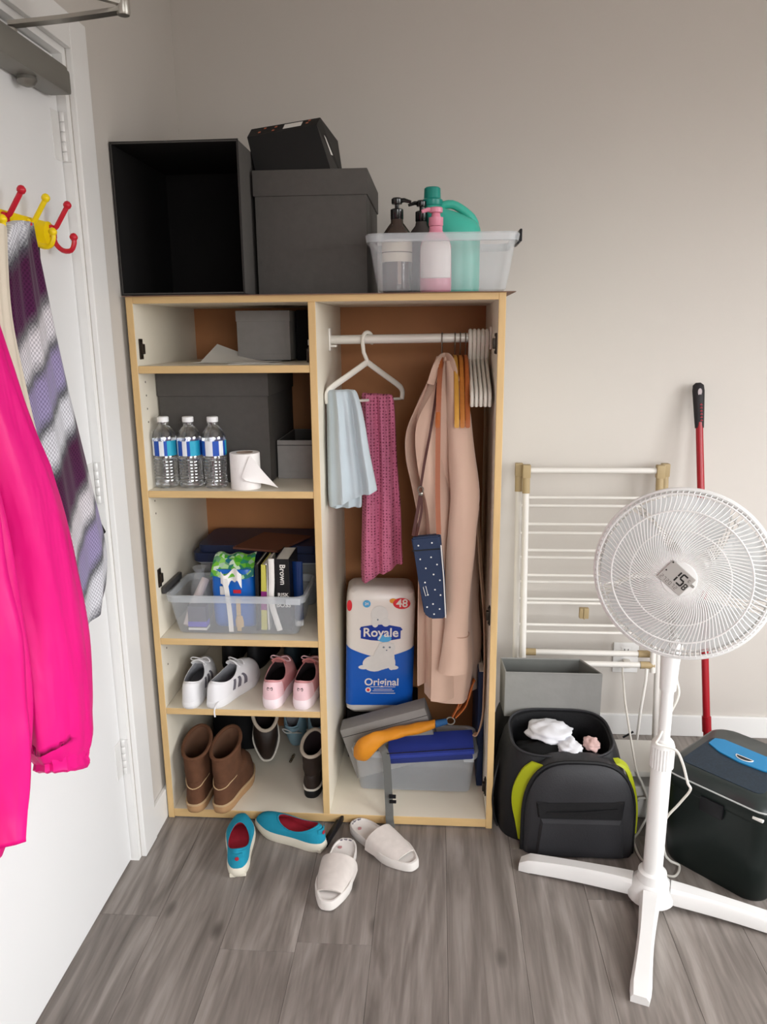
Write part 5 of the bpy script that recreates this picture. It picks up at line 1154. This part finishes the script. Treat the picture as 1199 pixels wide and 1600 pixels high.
# end panel facing the room
EP = [ringat(-.58, 1.035, 1.335, .262), ringat(-.63, 1.04, 1.338, .27), ringat(-.655, 1.045, 1.336, .268), ringat(-.668, 1.06, 1.325, .25), ringat(-.674, 1.09, 1.3, .2)]
ep = obj('end_panel', loft(EP), M_DUFG, t, True)
A = arch(1.04, 1.338, .27); 
obj('panel_piping', tube([(x, -.648, z+.003) for x, z in A], .0055, 8), M_DUF, ep, True)
obj('pocket', loft([[(1.075, -.672, .006), (1.31, -.672, .006), (1.298, -.676, .12), (1.085, -.676, .118)], [(1.08, -.684, .01), (1.305, -.684, .01), (1.292, -.685, .112), (1.09, -.685, .11)]]), M_DUFG, ep, True)
obj('pocket_zip', ribbon([(1.10, -.678, .136), (1.19, -.681, .142), (1.285, -.678, .152)], .008, .004, (0, 0, 1), 10), M_DUF, ep)
obj('pocket_shade_band', loft([[(1.078, -.674, .12), (1.30, -.674, .122), (1.305, -.672, .175), (1.072, -.672, .165)], [(1.082, -.679, .122), (1.296, -.679, .124), (1.3, -.677, .172), (1.076, -.677, .162)]]), M_DUF, ep, True)  # dark band that paints in shade above the pocket
def strip(x0, x1, flip):
    S = [(x0+.045, .25), (x0+.018, .225), (x0-.004, .17), (x0-.006, .12), (x0+.004, .07), (x0+.014, .012)]
    R = []
    for x, z in cat(S, 16): R.append([(x-.016, -.612, z), (x+.016, -.632, z), (x+.016, -.638, z), (x-.016, -.62, z)])
    return loft(R)
obj('lime_strip', strip(1.035, 0, 1), M_LIME, t, True)
R = []
for x, z in cat([(1.29, .262), (1.318, .24), (1.338, .18), (1.347, .12), (1.347, .05)], 16): R.append([(x-.008, -.605, z), (x+.006, -.602, z), (x+.005, -.63, z), (x-.006, -.636, z)])
obj('lime_strip', loft(R), M_LIME, t, True)
obj('side_strap', ribbon([(.985, -.5, .2), (.968, -.54, .15), (.965, -.55, .08), (.98, -.54, .01)], .04, .004, (0, 1, 0), 16), M_DUF, t, True)
def crumple(cx, cy, cz, rx, ry, rz, seed, amp=.35, n=20, m=28):
    R = []
    for i in range(1, n):
        ph = PI*i/n; ring = []
        for j in range(m):
            a = 2*PI*j/m; d = Vector((math.sin(ph)*math.cos(a), math.sin(ph)*math.sin(a), math.cos(ph)))
            q = 1+amp*noise.noise(d*2.2+Vector((seed, 0, 0)))+amp*.45*abs(noise.noise(d*6+Vector((0, seed, 0))))
            ring.append((cx+rx*d.x*q, cy+ry*d.y*q, cz+rz*d.z*q))
        R.append(ring)
    return loft(R)
soft(solo('white_shirt', 'crumpled white shirt spilling out of the open duffel', 'clothing', join(crumple(1.125, -.49, .272, .06, .055, .022, 3), crumple(1.175, -.545, .258, .032, .045, .018, 8)), mat('white_cotton', 'd2d2d6', .9, var=.05, bump=.4, bscale=60), True))
soft(solo('pink_sock', 'small pale pink cloth poking from the duffel mouth', 'clothing', crumple(1.238, -.535, .262, .022, .03, .016, 5), mat('pale_pink_cotton', 'c9a9a4', .9), True))
soft(solo('black_cloth', 'black clothing stuffed in the duffel mouth', 'clothing', crumple(1.12, -.535, .235, .1, .05, .024, 12), mat('black_cotton', '0d0d0e', .95), True))
# ---- open grey box on the duffel
t = thing('grey_box', 'open grey fabric box sitting on the duffel bag', 'storage box', (1.14, -.35, .2695))
M_SGR = mat('silver_grey_fabric', '83827f', .7, var=.08, scale=20, bump=.35, bscale=45)
def tray(w, z0, z1, wall):
    o = [(1.006+w, -.402+w), (1.288-w, -.402+w), (1.242-w, -.30-w), (1.0+w, -.30-w)]
    def ins(d): return [(o[0][0]+d, o[0][1]+d), (o[1][0]-d, o[1][1]+d), (o[2][0]-d, o[2][1]-d), (o[3][0]+d, o[3][1]-d)]
    return loft([[(*p, z0) for p in o], [(*p, z1) for p in o], [(*p, z1) for p in ins(wall)], [(*p, z0+wall) for p in ins(wall)]])
obj('shell', tray(0, .27, .412, .003), M_SGR, t)
obj('lining', tray(.0032, .2735, .41, .001), mat('silver_lining', '636461', .8, bump=.3, bscale=45), t)
obj('rim_binding', tube([(1.0065, -.4015, .411), (1.287, -.4015, .411), (1.2415, -.3005, .411), (1.0005, -.3005, .411)], .0025, 6, closed=True), M_SGR, t)
# ---- dark bin with blue lid insert
M_BIN = mat('dark_green_black_plastic', '111a18', .4, var=.12, spec=.4); M_BINL = mat('smoky_lid', '2b3231', .3, var=.1, spec=.5); M_BBL = mat('blue_insert', '1f7fb4', .4, var=.06); M_MESH = mat('blue_grey_mesh', '1d2c39', .5, var=.6, scale=160)
BA = -.80
t = thing('lidded_bin', 'dark lidded plastic bin with blue handle panel behind fan', 'bin', (1.608, -.645, 0), rz=BA)
def br(f, z, r=.05): return [(x, y, z) for x, y in rrect(.146*f, .150*f, r, 6)]
obj('body', loft([br(.9, 0), br(.93, .012), br(.98, .13), br(1.0, .235)]), M_BIN, t, True, local=True)
obj('rim', loft([br(1.015, .228), br(1.03, .232), br(1.03, .256), br(1.015, .262)]), M_BIN, t, True, local=True)
ld = obj('lid', loft([br(1.015, .258), br(.99, .268), br(.93, .283), br(.86, .29)]), M_BINL, t, True, local=True)
obj('lid_piping', tube([(x, y, .2625) for x, y, z in br(1.02, 0)], .0022, 6, closed=True), mat('pale_piping', 'b9bcba', .4), t, True, local=True)
ins = obj('insert', loft([[(x-.004, y-.032, z) for x, y in rrect(.105, .09, .02, 4)] for z in (.286, .2915)]), M_MESH, ld, True, local=True)
obj('blue_panel', loft([[(x, y, z) for x, y in [(-.1, .01), (-.06, -.012), (0, -.022), (.06, -.016), (.1, .0), (.1, .04), (.085, .055), (-.08, .058), (-.1, .045)]] for z in (.2905, .2945)]), M_BBL, ld, True, local=True)
hdl = obj('handle_slot', loft([[(x, y, z) for x, y in [(.022*math.cos(a), .008+.016*math.sin(a)) for a in [PI+PI*k/12 for k in range(13)]]] for z in (.294, .2953)]), M_BLK, ld, local=True)
obj('handle_rim', tube([(.0225*math.cos(a), .008+.0165*math.sin(a), .2953) for a in [PI+PI*k/12 for k in range(13)]], .0013, 6, closed=True), M_WPAPER, ld, True, local=True)
for s in (-1, 1): obj('clip', bevbox(-.03, .03, s*.1545-.006, s*.1545+.006, .2, .24, .003), M_BLK, t, True, local=True)
obj('corner_clip', bevbox(.10, .125, -.158, -.15, .243, .249, .001), M_WPAPER, t, local=True)
